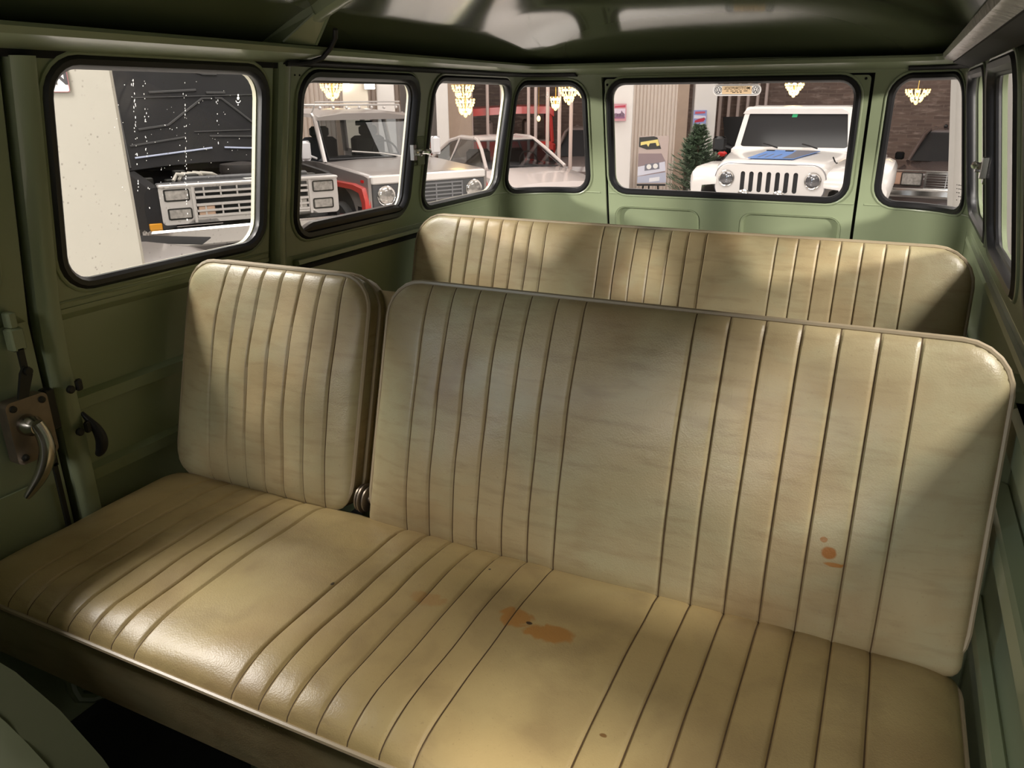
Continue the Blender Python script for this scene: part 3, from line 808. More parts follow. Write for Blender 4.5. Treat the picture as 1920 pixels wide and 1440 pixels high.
# brick wall at the back
bm_ = bpy.data.materials.new('brown_brick'); bm_.use_nodes = True; nt = bm_.node_tree
bt = nt.nodes.new('ShaderNodeTexBrick'); tc = nt.nodes.new('ShaderNodeTexCoord'); mp_ = nt.nodes.new('ShaderNodeMapping'); mp_.inputs['Rotation'].default_value = (R(90), 0, 0)
nt.links.new(tc.outputs['Object'], mp_.inputs['Vector']); nt.links.new(mp_.outputs['Vector'], bt.inputs['Vector'])
bt.inputs['Color1'].default_value = (.20, .135, .112, 1); bt.inputs['Color2'].default_value = (.14, .095, .080, 1); bt.inputs['Mortar'].default_value = (.20, .145, .122, 1)
bt.inputs['Scale'].default_value = 1; bt.inputs['Brick Width'].default_value = .26; bt.inputs['Row Height'].default_value = .065; bt.inputs['Mortar Size'].default_value = .008
nn = nt.nodes.new('ShaderNodeTexNoise'); nn.inputs['Scale'].default_value = 4.5; nn.inputs['Detail'].default_value = 8
ms_ = nt.nodes.new('ShaderNodeMapping'); ms_.inputs['Scale'].default_value = (1, 1, 4.5); nt.links.new(tc.outputs['Object'], ms_.inputs['Vector']); nt.links.new(ms_.outputs['Vector'], nn.inputs['Vector'])
mx = nt.nodes.new('ShaderNodeMix'); mx.data_type = 'RGBA'; mr = nt.nodes.new('ShaderNodeMapRange'); mr.inputs['From Min'].default_value = .55; mr.inputs['From Max'].default_value = .75; mr.inputs['To Max'].default_value = .75
nt.links.new(nn.outputs['Fac'], mr.inputs['Value']); nt.links.new(mr.outputs['Result'], mx.inputs['Factor']); nt.links.new(bt.outputs['Color'], mx.inputs['A']); mx.inputs['B'].default_value = (.40, .31, .27, 1)
nt.links.new(mx.outputs['Result'], nt.nodes['Principled BSDF'].inputs['Base Color']); pset(nt.nodes['Principled BSDF'], Roughness=.8)
M['brick'] = bm_
m_ = MB(); m_.box(-8.6, 9, 16.6, 16.9, GZ, 4.6); tag(m_.build('wall_back', M['brick']), kind='structure')
m_ = MB(); m_.box(-15, -8.6, 16.6, 16.9, GZ, 4.6); m_.box(-15, -14.8, -8, 16.6, GZ, 4.6); tag(m_.build('wall_far_left', M['plaster']), kind='structure')
m_ = MB(); m_.box(8.8, 9, -8, 16.6, GZ, 4.6); tag(m_.build('wall_far_right', mat('grey_plaster', (.14, .135, .13, 1), .7)), kind='structure')

def pillar(name, x, y, w, d, m, rz=0, kind='structure'):
    o = MB(); o.box(-w/2, w/2, -d/2, d/2, 0, 4.8, b=.01); p = o.build(name, m); p.location = (x, y, GZ); p.rotation_euler = (0, 0, rz); tag(p, kind=kind); return p
A51 = R(51)
# near beige column, its right edge at (-3.2, 3.0)
c_, s_ = math.cos(A51), math.sin(A51)
pillar('column', -3.2-.40*c_-.4*s_, 3.0-.40*s_+.4*c_, .80, .80, M['beigewall'], A51)
pillar('column', -3.56, 12.24, .56, .4, M['plaster'], R(24)); pillar('column', -2.66, 14.55, .38, .4, M['plaster'], R(20))
pillar('column', -7.13, 13.05, .22, .3, M['plaster'], R(30)); pillar('column', -8.17, 12.75, .32, .3, M['plaster'], R(38))
m_ = MB(); rows = []
for k in range(13):
    z = GZ+.02+(4.58-GZ-.02)*k/12; x0 = .792+(1.76-min(z, 1.9))*.14; rows.append([(x0+.55*q/16, 6.02+.022*math.sin(q*1.9)+.01*math.sin(q*.7+z), z) for q in range(17)])
m_.grid(rows); m_.grid([[(p[0], p[1]+.006, p[2]) for p in r_] for r_ in rows]); o = m_.build('curtain', mat('white_curtain_cloth', (.43, .41, .385, 1), .8, noise=.06)); tag(o, 'white hanging curtain seen through the right rear corner window', 'curtain')
def corrugated(x0, y0, x1, y1, m, name, pitch=.085, dep=.03):
    L = math.hypot(x1-x0, y1-y0); n = int(L/pitch); tx, ty = (x1-x0)/L, (y1-y0)/L; nx, ny = ty, -tx
    prof = []
    for i in range(n):
        for a, d in ((0, 0), (.62, 0), (.70, dep), (.92, dep)): prof.append((i*pitch+a*pitch, d))
    prof.append((n*pitch, 0))
    P_ = lambda s, d, z: (x0+tx*s-nx*d, y0+ty*s-ny*d, z)
    o = MB(); o.grid([[P_(s, d, z) for s, d in prof] for z in (GZ, 4.6)]); return tag(o.build(name, m, smooth=0), kind='structure')
corrugated(-3.78, 13.95, -2.95, 14.3, M['corr'], 'wall_panel_rear', .062, .02)
corrugated(-10.6, 12.2, -8.3, 13.6, M['corr'], 'wall_panel_left', .09, .03)
pillar('column', -2.99, 14.32, .20, .1, M['tan'], R(24)); pillar('column', -7.1, 13.55, .55, .1, M['tan'], R(30))
pillar('column', -7.72, 13.15, .40, .1, M['tan'], R(38)); pillar('column', -9.05, 12.45, .10, .1, M['tan'], R(38))
pillar('column', -9.6, 11.7, .42, .3, M['plaster'], R(38)); pillar('column', -8.55, 12.35, .46, .2, mat('cream_panel', (.80, .72, .60, 1), .6), R(38))
m_ = MB(); m_.box(-10.8, -9.4, 8.1, 8.3, GZ, 4.6); 
p = tag(m_.build('wall_left_panel', M['corr']), kind='structure')

# steel poles before the brick wall
def pole(x, y, label, group):
    o = MB(); o.tube([(0, 0, 0), (0, 0, 4.8)], .032, 10); o.lathe([(0, 0), (.07, 0), (.07, .012), (0, .012)])
    p = o.build('steel_pole', M['steel']); p.location = (x, y, GZ); return tag(p, label, 'pole', group)
first = None
rows_ = [([(-7.28, 13.8), (-7.04, 14.0), (-6.79, 14.2), (-6.53, 14.3), (-5.91, 14.2), (-5.76, 14.2), (-4.96, 12.9), (-4.68, 12.75), (-4.45, 12.7)], 'pale steel pole in the long row in front of the red car', 'steel poles by the red car'),
         ([(-2.77, 16.5), (-2.60, 16.5), (-2.42, 16.5), (-2.24, 16.5), (-2.06, 16.5), (-1.90, 16.5)], 'pale steel pole against the brick wall below the capsule shaped sticker', 'steel poles on the brick wall')]
for pts, lab, grp in rows_:
    src = None
    for (x, y) in pts:
        if src is None: src = pole(x, y, lab, grp)
        else:
            c = src.copy(); C.objects.link(c); c.location = (x, y, GZ)

# ---------------------------------------------------------------- vehicles
def wheel(parent, x, y, r=.36, w=.24, name='wheel'):
    o = MB(); o.lathe([(r*.62, -w/2), (r*.94, -w/2), (r, -w*.35), (r, w*.35), (r*.94, w/2), (r*.62, w/2), (r*.60, w*.3), (r*.60, -w*.3)], (x, y, r), 'x', 28)
    t = o.build(name, M['tyre'], parent)
    h = MB(); h.lathe([(0, -w*.42), (r*.3, -w*.44), (r*.62, -w*.36), (r*.62, w*.36), (r*.3, w*.44), (0, w*.42)], (x, y, r), 'x', 20); h.build('rim', M['silverbar'], t)
    return t
def lamp_round(parent, x, y, z, r, name='headlight', m='lens'):
    o = MB(); o.lathe([(0, -.025), (r*.5, -.021), (r*.85, -.010), (r, 0), (r, .03), (0, .03)], (x, y, z), 'y', 22); h = o.build(name, M[m], parent)
    b = MB(); b.lathe([(r, -.006), (r*1.07, -.010), (r*1.13, -.004), (r*1.13, .02), (r, .02)], (x, y, z), 'y', 22); b.build('bezel', M['chrome'], h); return h
def lamp_rect(parent, x0, x1, y, z0, z1, name='headlight', m='lens'):
    o = MB(); o.box(x0, x1, y-.02, y+.02, z0, z1, b=.008); h = o.build(name, M[m], parent)
    b = MB(); e = .008; ring(b, rr(x0, x1, z0, z1, .012, 3), lambda s, z, o_: (s, y-.018+o_, z), [(0, 0), (e, 0), (e, .02), (0, .02)]); b.build('bezel', M['darkmetal'], h); return h

# black pickup with its hood up
pk = thing('pickup_truck', 'black pickup with hood raised, chrome grille and stacked square headlights, beside the beige column', 'truck', (-5.132, 5.920, GZ), R(58.8))
m_ = MB(); fr = lambda s, z, o_: (s, -.03+o_, z)
plate(m_, rr(-.865, .865, .800, 1.165, .04), [rr(-.825, -.600, 1.015, 1.125, .012), rr(-.810, -.595, .845, .950, .012), rr(.600, .825, 1.015, 1.125, .012), rr(.595, .810, .845, .950, .012), rr(-.545, .545, .845, 1.13, .01)], fr, .05, .08)
m_.box(-.868, .868, -.055, .02, 1.140, 1.170, b=.008); m_.box(-.58, -.555, -.045, .0, .81, 1.14); m_.box(.555, .58, -.045, .0, .81, 1.14)
m_.build('grille_frame', M['silverbar'], pk)
m_ = MB()
for z, h in ((1.088, .022), (1.036, .026), (.968, .026), (.912, .022), (.860, .026)): m_.box(-.55, .55, -.045, -.010, z-h/2, z+h/2, b=.004)
for i in range(-3, 4):
    m_.box(i*.155-.007, i*.155+.007, -.035, -.015, 1.035, 1.13); m_.box(i*.155-.007, i*.155+.007, -.035, -.015, .855, .968)
m_.build('grille', M['silverbar'], pk)
m_ = MB(); m_.box(-.55, .55, .012, .03, .83, 1.14); m_.build('grille_backing', M['slot'], pk)
for a, b in ((-.815, -.605), (.605, .815)): lamp_rect(pk, a, b, -.02, 1.022, 1.118)
for a, b in ((-.800, -.600), (.600, .800)): lamp_rect(pk, a, b, -.02, .852, .943)
m_ = MB(); m_.box(-.53, -.38, -.03, 0, .86, .955, b=.006); m_.build('turn_signal', mat('pale_amber_lens', (.62, .42, .30, 1), .2), pk)
m_ = MB(); m_.box(.38, .53, -.03, 0, .86, .955, b=.006); m_.build('turn_signal', M['lens'], pk)
for sg in (-1, 1):
    m_ = MB()
    ringz = lambda y, zt: [(sg*.868, y, .68), (sg*.99, y+.02, .70), (sg*1.0, y+.03, .95), (sg*.985, y+.03, zt-.06), (sg*.95, y+.02, zt-.01), (sg*.87, y, zt)]
    m_.loft(([ringz(-.02, 1.15)] if sg < 0 else [[(p[0]-.085*(abs(p[0]) > .9), p[1], p[2]) for p in ringz(.06, 1.15)]])+[ringz(.10, 1.165) if sg < 0 else ringz(.40, 1.18), ringz(.6, 1.19), ringz(1.3, 1.22), ringz(2.0, 1.24)]); m_.build('fender', M['hoodunder'], pk)
    m_ = MB(); m_.box(sg*.93-.055, sg*.93+.055, -.035, .03, .765, .825, b=.006); m_.build('marker_lamp', M['amber'], pk) if sg < 0 else None
m_ = MB(); m_.box(-1.02, 1.02, -.17, -.06, .60, .775, b=.02); m_.box(-1.02, 1.02, -.06, .25, .63, .74, b=.02); m_.build('bumper', M['chrome'], pk)
# raised hood: underside faces the viewer
hb = lambda x, t, o_=0: (x, 1.20+.30*t+o_*.97-.02*abs(x), 1.27+1.12*t-o_*.25-.05*(x/.9)**2*(1-t))
m_ = MB()
m_.grid([[hb(-.93+1.86*i/12, j/8) for i in range(13)] for j in range(9)]); m_.grid([[hb(-.93+1.86*i/12, j/8, .05) for i in range(13)] for j in range(9)])
for e in (0, 12): m_.add([hb(-.93+1.86*e/12, j/8, o_) for j in range(9) for o_ in (0, .05)], [(2*j, 2*j+2, 2*j+3, 2*j+1) for j in range(8)])
hd = m_.build('hood', M['hoodunder'], pk)
m_ = MB()
def rib(pts, r=.014): m_.tube([hb(x, t, -.004) for x, t in pts], r, 6)
rib([(-.75, .33), (-.45, .35), (-.05, .58), (.05, .58)]); rib([(.75, .33), (.45, .35), (.15, .58), (.08, .58)])
rib([(-.58, .64), (-.1, .655)]); rib([(-.55, .86), (-.2, .87), (0, .80), (.15, .80)]); rib([(.2, .86), (.55, .90)]); rib([(-.75, .60), (.75, .63)], .006)
rib([(-.86, .20), (-.30, .235)], .012); rib([(-.05, .235), (.80, .235)], .012); rib([(.0, .63), (.2, .63)]); rib([(-.2, .28), (.4, .29)], .007); rib([(-.90, .02), (-.90, .95)], .012); rib([(.90, .02), (.90, .95)], .012)
m_.build('hood_rib', M['hoodrib'], hd)
m_ = MB(); m_.tube([hb(-.84, .095, -.02), hb(-.05, .125, -.02)], .010, 6); m_.tube([hb(.08, .125, -.02), hb(.85, .118, -.02)], .010, 6); m_.build('hood_edge_glint', mat('pale_blue_glint', (.50, .55, .72, 1), .3), hd)  # pale blue strips painted in for reflections along the hood's rear edge
# engine bay
m_ = MB(); m_.box(-.86, .86, .0, .14, 1.08, 1.175, b=.01); m_.box(-.60, .62, .14, .20, .9, 1.215, b=.015); m_.build('radiator_support', mat('dusty_grey_metal', (.10, .10, .105, 1), .5, noise=.5, nscale=20), pk)
m_ = MB(); m_.box(-.05, .22, .03, .12, 1.176, 1.181); m_.build('service_label', M['label'], pk)
m_ = MB(); m_.lathe([(0, 0), (.22, 0), (.23, .03), (.22, .10), (.05, .12), (0, .12)], (.12, .75, 1.17), 'z', 20); m_.box(-.5, .6, .4, 1.1, .95, 1.15, b=.03); m_.build('engine', mat('dark_engine', (.035, .03, .028, 1), .5, noise=.5, nscale=15), pk)
random.seed(5)
for k in range(5):
    m_ = MB()
    a = Vector((-.62+.06*k, .35+random.uniform(0, .3), 1.15)); m_.tube([a, a+Vector((.05, .05, .06)), a+Vector((.14, -.03, .05)), a+Vector((.20, .06, .02))], .018, 8); m_.build('hose', M['palehose'], pk)
for k in range(14):
    m_ = MB(); x, y = random.uniform(-.8, .8), random.uniform(.25, 1.1); m_.box(x-.06, x+.06, y-.05, y+.05, 1.05, 1.12+random.uniform(.02, .10), b=.008); m_.build('engine_box', M['darkmetal'], pk)
m_ = MB(); m_.loft([[(-.95, 1.30, 1.2), (.95, 1.30, 1.2), (.95, 3.2, 1.2), (-.95, 3.2, 1.2)], [(-.78, 1.75, 1.78), (.78, 1.75, 1.78), (.80, 2.9, 1.78), (-.80, 2.9, 1.78)]]); m_.box(-1.0, 1.0, 1.6, 5.3, .55, 1.2, b=.03); m_.build('cab', M['blackpaint'], pk)
for x, y in ((-.82, .55), (.82, .55), (-.82, 4.1), (.82, 4.1)): wheel(pk, x, y, .40, .28)

# silver four wheel drive with red arches
pt = thing('off_road_car', 'silver boxy off roader with red wheel arches, round headlights and roof rack', 'car', (-4.446, 8.14, GZ), R(62.1)); pt.scale = (1.024, 1.024, 1)
m_ = MB()
def ph(y, w, z, zz): return [(-w, y, zz), (-w, y, z-.05), (-w+.05, y, z), (-.3, y, z+.018), (.3, y, z+.018), (w-.05, y, z), (w, y, z-.05), (w, y, zz)]
m_.loft([ph(.02, .76, 1.07, 1.0), ph(.10, .765, 1.085, 1.0), ph(.6, .775, 1.125, 1.0), ph(1.28, .785, 1.165, 1.0)]); m_.build('hood', M['silver'], pt)
m_ = MB(); m_.box(-.765, .765, -.035, .10, .985, 1.083, b=.015); m_.build('hood_lip', M['whitecar'], pt)
m_ = MB(); m_.box(-.755, .755, -.02, .06, .715, .985, b=.01); gp = m_.build('front_panel', M['greygrille'], pt)
m_ = MB()
for i in range(5): m_.box(-.42, .42, -.034, -.012, .765+i*.045, .782+i*.045)
for x in (-.42, -.20, .06, .28, .42): m_.box(x-.008, x+.008, -.036, -.012, .74, .965)
m_.build('grille', mat('grey_grille_bar', (.20, .20, .21, 1), .45), pt)
for x in (-.595, .595): lamp_round(pt, x, -.03, .855, .102)
text('DATSUN', .058, Vector((.30, -.0400, .745)), Matrix.Rotation(R(90), 4, 'X'), M['lens'], pt, 'lettering', ext=.003, bold=.001)
m_ = MB(); m_.box(-.78, .78, -.14, -.01, .56, .70, b=.015); m_.box(-.78, .78, -.03, .0, .69, .72); m_.build('bumper', M['silverbar'], pt)
for sg in (-1, 1): m_ = MB(); m_.box(sg*.60-.11, sg*.60+.11, -.155, -.12, .635, .685, b=.006); m_.build('turn_signal', M['orange'], pt)
for sg in (-1, 1):
    m_ = MB(); arch = [(.98-.42*math.cos(a), .55+.40*math.sin(a)) for a in [math.pi*k/10 for k in range(11)]]
    side = [(.0, .72), (.0, 1.06), (.10, 1.08), (1.3, 1.16), (3.9, 1.16), (3.9, .5), (1.40, .5)]+[(.74-.0+.42*math.cos(a)-.0, .52+.40*math.sin(a)) for a in [math.pi*k/10 for k in range(0, 11)]]+[(.32, .72)]
    m_.prism(side, 'x', sg*.76, sg*.80); m_.build('side_panel', M['silver'], pt)
    m_ = MB(); rows = []
    out_ = [(-.01, .60), (.0, .82), (.06, .955), (.30, .985), (.90, .985), (1.22, .88), (1.34, .55)]
    inn_ = [(.09, .60), (.10, .78), (.16, .885), (.34, .915), (.87, .915), (1.13, .82), (1.24, .55)]
    for (a, b), (c, d) in zip(out_, inn_): rows.append([(sg*.78, a, b), (sg*.845, a+.01, b-.015), (sg*.845, c, d), (sg*.78, c, d)])
    m_.loft(rows); m_.build('wheel_arch', M['redcar'], pt)
    m_ = MB(); m_.box(sg*.55, sg*.79, .05, 1.3, .45, .95); m_.build('wheel_well', M['slot'], pt)
    m_ = MB(); m_.box(sg*.802-.004, sg*.802+.004, .10, .17, 1.0, 1.03); m_.build('side_marker', M['redlens'], pt)
for x, y in ((-.74, .72), (.74, .72), (-.74, 3.2), (.74, 3.2)): wheel(pt, x, y, .37, .26)
m_ = MB()
for sg in (-1, 1):
    for p_, r_ in (([(sg*.745, 1.24, 1.15), (sg*.655, 1.66, 1.68), (sg*.64, 1.76, 1.715)], .030), ([(sg*.76, 2.35, 1.13), (sg*.67, 2.38, 1.70)], .035), ([(sg*.76, 3.1, 1.13), (sg*.67, 3.05, 1.70)], .04), ([(sg*.76, 3.86, 1.13), (sg*.67, 3.72, 1.70)], .05)):
        m_ = MB(); m_.tube(p_, r_, 8); m_.build('window_pillar', M['silver'], pt)
m_ = MB(); rf = lambda y, w, z: [(-w, y, z-.05), (-w+.03, y, z-.01), (-.3, y, z+.03), (.3, y, z+.03), (w-.03, y, z-.01), (w, y, z-.05)]
m_.loft([rf(1.60, .66, 1.70), rf(1.72, .68, 1.735), rf(2.4, .69, 1.76), rf(3.8, .68, 1.74)]); m_.build('roof', M['silver'], pt)
m_ = MB(); m_.add([(-.72, 1.25, 1.17), (.72, 1.25, 1.17), (.64, 1.66, 1.68), (-.64, 1.66, 1.68)], [(0, 1, 2, 3)]); m_.build('windscreen', M['carglass'], pt)
m_ = MB(); m_.tube([(-.70, 1.235, 1.185), (-.63, 1.64, 1.675), (.63, 1.64, 1.675), (.70, 1.235, 1.185)], .018, 6, closed=True); m_.build('windscreen_seal', M['rubber'], pt)
m_ = MB(); m_.tube([(.30, 1.20, 1.19), (.05, 1.27, 1.235), (-.35, 1.30, 1.275)], .009, 6); m_.box(.22, .50, 1.17, 1.21, 1.175, 1.19); m_.build('wiper', M['silverbar'], pt)
m_ = MB(); m_.box(-.70, .70, 1.25, 3.7, .55, 1.06); m_.box(-.70, .70, 1.28, 1.6, 1.0, 1.20, b=.04)
for x in (-.36, .36):
    m_.box(x-.24, x+.24, 2.2, 2.35, 1.0, 1.42, b=.04); m_.box(x-.13, x+.13, 2.2, 2.30, 1.42, 1.56, b=.03)
m_.tube([(.34+.19*math.cos(a), 1.72+.06*math.sin(a), 1.20+.17*math.sin(a)) for a in [2*math.pi*k/16 for k in range(16)]], .014, 6, closed=True); m_.box(-.10, .14, 1.66, 1.68, 1.575, 1.635, b=.01); m_.build('cabin', M['interior'], pt)
m_ = MB()
for sg in (-1, 1): m_.tube([(sg*.60, 1.75, 1.83), (sg*.60, 3.6, 1.83)], .012, 6); m_.tube([(sg*.60, 1.75, 1.83), (sg*.64, 1.8, 1.72)], .010, 6); m_.tube([(sg*.60, 2.7, 1.83), (sg*.64, 2.7, 1.73)], .010, 6)
for k in range(8): m_.tube([(-.60, 1.75+.26*k, 1.83), (.60, 1.75+.26*k, 1.83)], .009, 6)
m_.tube([(-.60, 1.74, 1.87), (.60, 1.74, 1.87)], .010, 6)
for k in range(7): m_.sphere((-.54+.18*k, 1.73, 1.80), .022, 8)
m_.build('roof_rack', M['silverbar'], pt)
for sg in (-1, 1):
    m_ = MB(); m_.box(sg*.93-.075, sg*.93+.075, 1.36, 1.42, 1.18, 1.42, b=.03); m_.tube([(sg*.78, 1.4, 1.2), (sg*.90, 1.39, 1.25)], .014, 6); m_.build('side_mirror', M['whiteplastic'], pt)

# white off roader with blue hood decal
jp = thing('off_road_car', 'white off roader with seven slot grille and blue hood graphic, seen through the tailgate glass', 'car', (-.824, 10.096, GZ), R(-1)); jp.scale = (.985, .985, 1)
m_ = MB(); jg = lambda s, z, o_: (s, o_-.06*(1-(s/.7)**2)*.6, z)
plate(m_, rr(-.655, .655, .70, 1.125, .17, 8), [[(p[0], p[1]) for p in rr(i*.105-.027, i*.105+.027, .80, 1.045, .026, 4)] for i in range(-3, 4)], jg, .025, .06)
m_.build('grille_panel', M['whitecar'], jp)
m_ = MB(); m_.box(-.40, .40, -.005, .015, .74, 1.08); m_.build('grille_backing', M['slot'], jp)
for x in (-.515, .515): lamp_round(jp, x, -.03, .955, .088, m='lensdark')
m_ = MB(); ring(m_, rr(-.662, .662, .70, 1.132, .175, 8), jg, [(0, .010), (.006, .010), (.006, .03), (0, .03)]); m_.build('panel_gap', M['greydecal'], jp)
m_ = MB()
def jh(y, w, z): return [(-w, y, z-.16), (-w, y, z-.07), (-w+.07, y, z-.015), (-.25, y, z+.012), (.25, y, z+.012), (w-.07, y, z-.015), (w, y, z-.07), (w, y, z-.16)]
m_.loft([jh(.01, .60, 1.12), jh(.06, .66, 1.15), jh(.30, .69, 1.175), jh(.8, .73, 1.20), jh(1.40, .80, 1.225)]); m_.build('hood', M['whitecar'], jp)
hz = lambda y: 1.175+(y-.3)*.05+.014
m_ = MB(); d_ = [(-.31, .16), (.24, .16), (.45, 1.06), (-.19, 1.06)]
m_.add([(x, y, hz(y)+.004) for x, y in d_]+[(x, y, hz(y)+.012) for x, y in d_], [(4, 5, 6, 7), (0, 1, 5, 4), (1, 2, 6, 5), (2, 3, 7, 6), (3, 0, 4, 7)]); dc = m_.build('hood_decal', M['bluedecal'], jp)
m_ = MB(); d_ = [(.10, .17), (.23, .17), (.44, 1.05), (.16, 1.05), (.15, .65)]
m_.add([(x, y, hz(y)+.0135) for x, y in d_], [tuple(range(5))])
for x in (-.19, -.10, .0): m_.add([(x-.02, .22, hz(.22)+.0135), (x, .22, hz(.22)+.0135), (x+.05, .60, hz(.60)+.0135), (x+.03, .60, hz(.60)+.0135)], [(0, 1, 2, 3)])
m_.build('decal_pattern', M['greydecal'], dc)
m_ = MB()
for x in (-.16, .08):
    m_ = MB(); m_.box(x-.05, x+.05, .92, .98, hz(.95)+.012, hz(.95)+.022); m_.build('hood_vent', M['slot'], jp)
m_ = MB(); jw = lambda s, t, o_: (s*(1-.10*t), 1.46+.22*t+o_, 1.215+.49*t)
plate(m_, rr(-.75, .83, -.02, 1.14, .06), [rr(-.675, .755, .08, .98, .06)], jw, .05, .1); m_.build('windscreen_frame', M['whitecar'], jp)
m_ = MB(); plate(m_, rr(-.68, .76, .07, .99, .06), [], jw, 0, .2, .02); m_.build('windscreen', M['carglassd'], jp)
m_ = MB(); m_.add([jw(s, t, .012) for s, t in ((-.04, .86), (.035, .86), (.045, .955), (-.03, .955))], [(0, 1, 2, 3)]); m_.build('windscreen_sticker', mat('green_sticker', srgb(40, 175, 115), .5), jp)
m_ = MB()
for x in (-.30, .22):
    m_ = MB(); m_.tube([(x-.05, 1.44, 1.30), (x+.05, 1.40, 1.28), (x+.16, 1.36, 1.25)], .010, 6); m_.build('wiper', M['rubber'], jp)
m_ = MB()
def jr(y, w, z, zb): return [(-w, y, zb), (-w+.03, y, z-.03), (-w+.10, y, z), (w-.10, y, z), (w-.03, y, z-.03), (w, y, zb)]
m_.loft([jr(1.66, .70, 1.745, 1.68), jr(1.72, .71, 1.765, 1.68), jr(2.3, .73, 1.785, 1.68), jr(3.9, .73, 1.77, 1.68)]); m_.build('roof', M['whitecar'], jp)
m_ = MB(); m_.box(-.78, .78, 1.40, 3.9, .55, 1.25, b=.03)
for sg in (-1, 1): m_.tube([(sg*.73, 2.5, 1.25), (sg*.69, 2.5, 1.70)], .04, 8); m_.tube([(sg*.73, 3.85, 1.25), (sg*.69, 3.8, 1.70)], .06, 8)
m_.build('body_tub', M['whitecar'], jp)
m_ = MB(); m_.box(-.70, .70, 1.7, 3.8, 1.24, 1.26); m_.box(-.64, .64, 3.76, 3.80, 1.25, 1.68); m_.build('cabin', M['interior'], jp)
for sg in (-1, 1):
    m_ = MB(); rows = []
    for y, x0, x1, z in ((-.02, .64, .86, .93), (.0, .64, .96, .96), (.10, .64, 1.0, 1.04), (.35, .66, 1.01, 1.085), (.9, .70, 1.01, 1.085), (1.2, .74, 1.0, 1.0)):
        rows.append([(sg*x0, y, z+.005), (sg*(x1-.10), y, z), (sg*(x1-.02), y, z-.03), (sg*x1, y, z-.08), (sg*x1, y, z-.20), (sg*(x1-.03), y, z-.20), (sg*(x1-.04), y, z-.07), (sg*x0, y, z-.05)])
    m_.loft(rows); m_.build('wheel_arch', M['whitecar'], jp)
    m_ = MB(); m_.box(sg*1.02-.10, sg*1.02+.10, 1.72, 1.80, 1.16, 1.37, b=.035); m_.tube([(sg*.78, 1.78, 1.20), (sg*.95, 1.76, 1.24)], .02, 6); m_.build('side_mirror', M['rubber'], jp)
    m_ = MB(); m_.tube([(sg*.68, .62, 1.06), (sg*.70, .58, 1.12), (sg*.66, .56, 1.20)], .010, 6); m_.tube([(sg*.72, .55, 1.13), (sg*.64, .62, 1.12)], .008, 6); m_.build('hood_latch', M['rubber'], jp)
m_ = MB(); m_.box(-.85, .85, -.28, -.10, .48, .66, b=.03); m_.build('bumper', M['rubber'], jp)
for x in (-.26, .16):
    m_ = MB(); m_.lathe([(0, -.02), (.05, -.015), (.072, 0), (.07, .05), (0, .07)], (x, -.20, .775), 'y', 18); m_.box(x-.012, x+.012, -.19, -.17, .66, .72); m_.build('fog_lamp', M['chrome'], jp)
for x, y in ((-.80, .62), (.80, .62), (-.80, 3.2), (.80, 3.2)): wheel(jp, x, y, .40, .27)

# pale coupe
cp = thing('coupe', 'pale coupe with sloping windscreen parked behind the silver off roader', 'car', (-3.878, 10.85, GZ), R(50.7)); cp.scale = (.963, .963, 1); M['coupe'] = mat('pale_coupe_paint', (.60, .535, .52, 1), .22, coat=.5)
m_ = MB()
def cb(y, w, z, dip=0): return [(-w, y, .35), (-w-.02, y, z-.22), (-w, y, z-.07), (-w+.10, y, z-.01), (-.25, y, z+.012+dip), (.25, y, z+.012+dip), (w-.10, y, z-.01), (w, y, z-.07), (w+.02, y, z-.22), (w, y, .35)]
m_.loft([cb(-.02, .70, .66), cb(.05, .76, .73), cb(.5, .80, .80), cb(1.2, .82, .86), cb(2.6, .83, .88), cb(3.6, .80, .88), cb(4.2, .72, .82)]); m_.build('body_shell', M['coupe'], cp)
m_ = MB(); A = [(-.70, 1.22, .86), (-.52, 1.98, 1.275)]
for sg in (-1, 1):
    for p_, r_ in (([(sg*.72, 1.16, .87), (sg*.60, 1.62, 1.12), (sg*.53, 1.95, 1.265), (sg*.52, 2.1, 1.285)], .030), ([(sg*.53, 2.1, 1.285), (sg*.53, 2.7, 1.29), (sg*.58, 3.1, 1.22), (sg*.72, 3.75, .90)], .036), ([(sg*.74, 2.75, .88), (sg*.56, 2.70, 1.27)], .022)):
        m_ = MB(); m_.tube(p_, r_, 8); m_.build('window_pillar', M['coupe'], cp)
m_ = MB(); rf2 = lambda y, w, z: [(-w, y, z-.03), (-w+.05, y, z), (0, y, z+.022), (w-.05, y, z), (w, y, z-.03)]
m_.loft([rf2(1.93, .545, 1.275), rf2(2.1, .55, 1.30), rf2(2.6, .55, 1.305), rf2(3.0, .55, 1.27)]); m_.build('roof', M['coupe'], cp)
m_ = MB(); m_.add([(-.70, 1.18, .87), (.70, 1.18, .87), (.53, 1.95, 1.27), (-.53, 1.95, 1.27)], [(0, 1, 2, 3)]); m_.build('windscreen', M['carglass'], cp)
for sg in (-1, 1):
    m_ = MB(); m_.add([(sg*.735, 1.30, .89), (sg*.75, 2.73, .90), (sg*.72, 3.65, .91), (sg*.565, 3.05, 1.24), (sg*.55, 2.0, 1.27)], [(0, 1, 2, 3, 4)]); m_.build('side_window', M['carglass'], cp)
m_ = MB(); m_.box(-.66, .66, 1.3, 3.6, .4, .80)
for x in (-.33, .33): m_.box(x-.22, x+.22, 2.35, 2.5, .8, 1.10, b=.05)
m_.tube([(.33+.17*math.cos(a), 1.75+.05*math.sin(a), .92+.16*math.sin(a)) for a in [2*math.pi*k/14 for k in range(14)]], .014, 6, closed=True)
m_.build('cabin', mat('brown_car_interior', (.10, .075, .06, 1), .7), cp)
for p_ in ([(.10, 1.10, .885), (-.30, 1.20, .905)], [(.55, 1.10, .88), (.12, 1.20, .905)]):
    m_ = MB(); m_.tube(p_, .008, 6); m_.build('wiper', M['rubber'], cp)
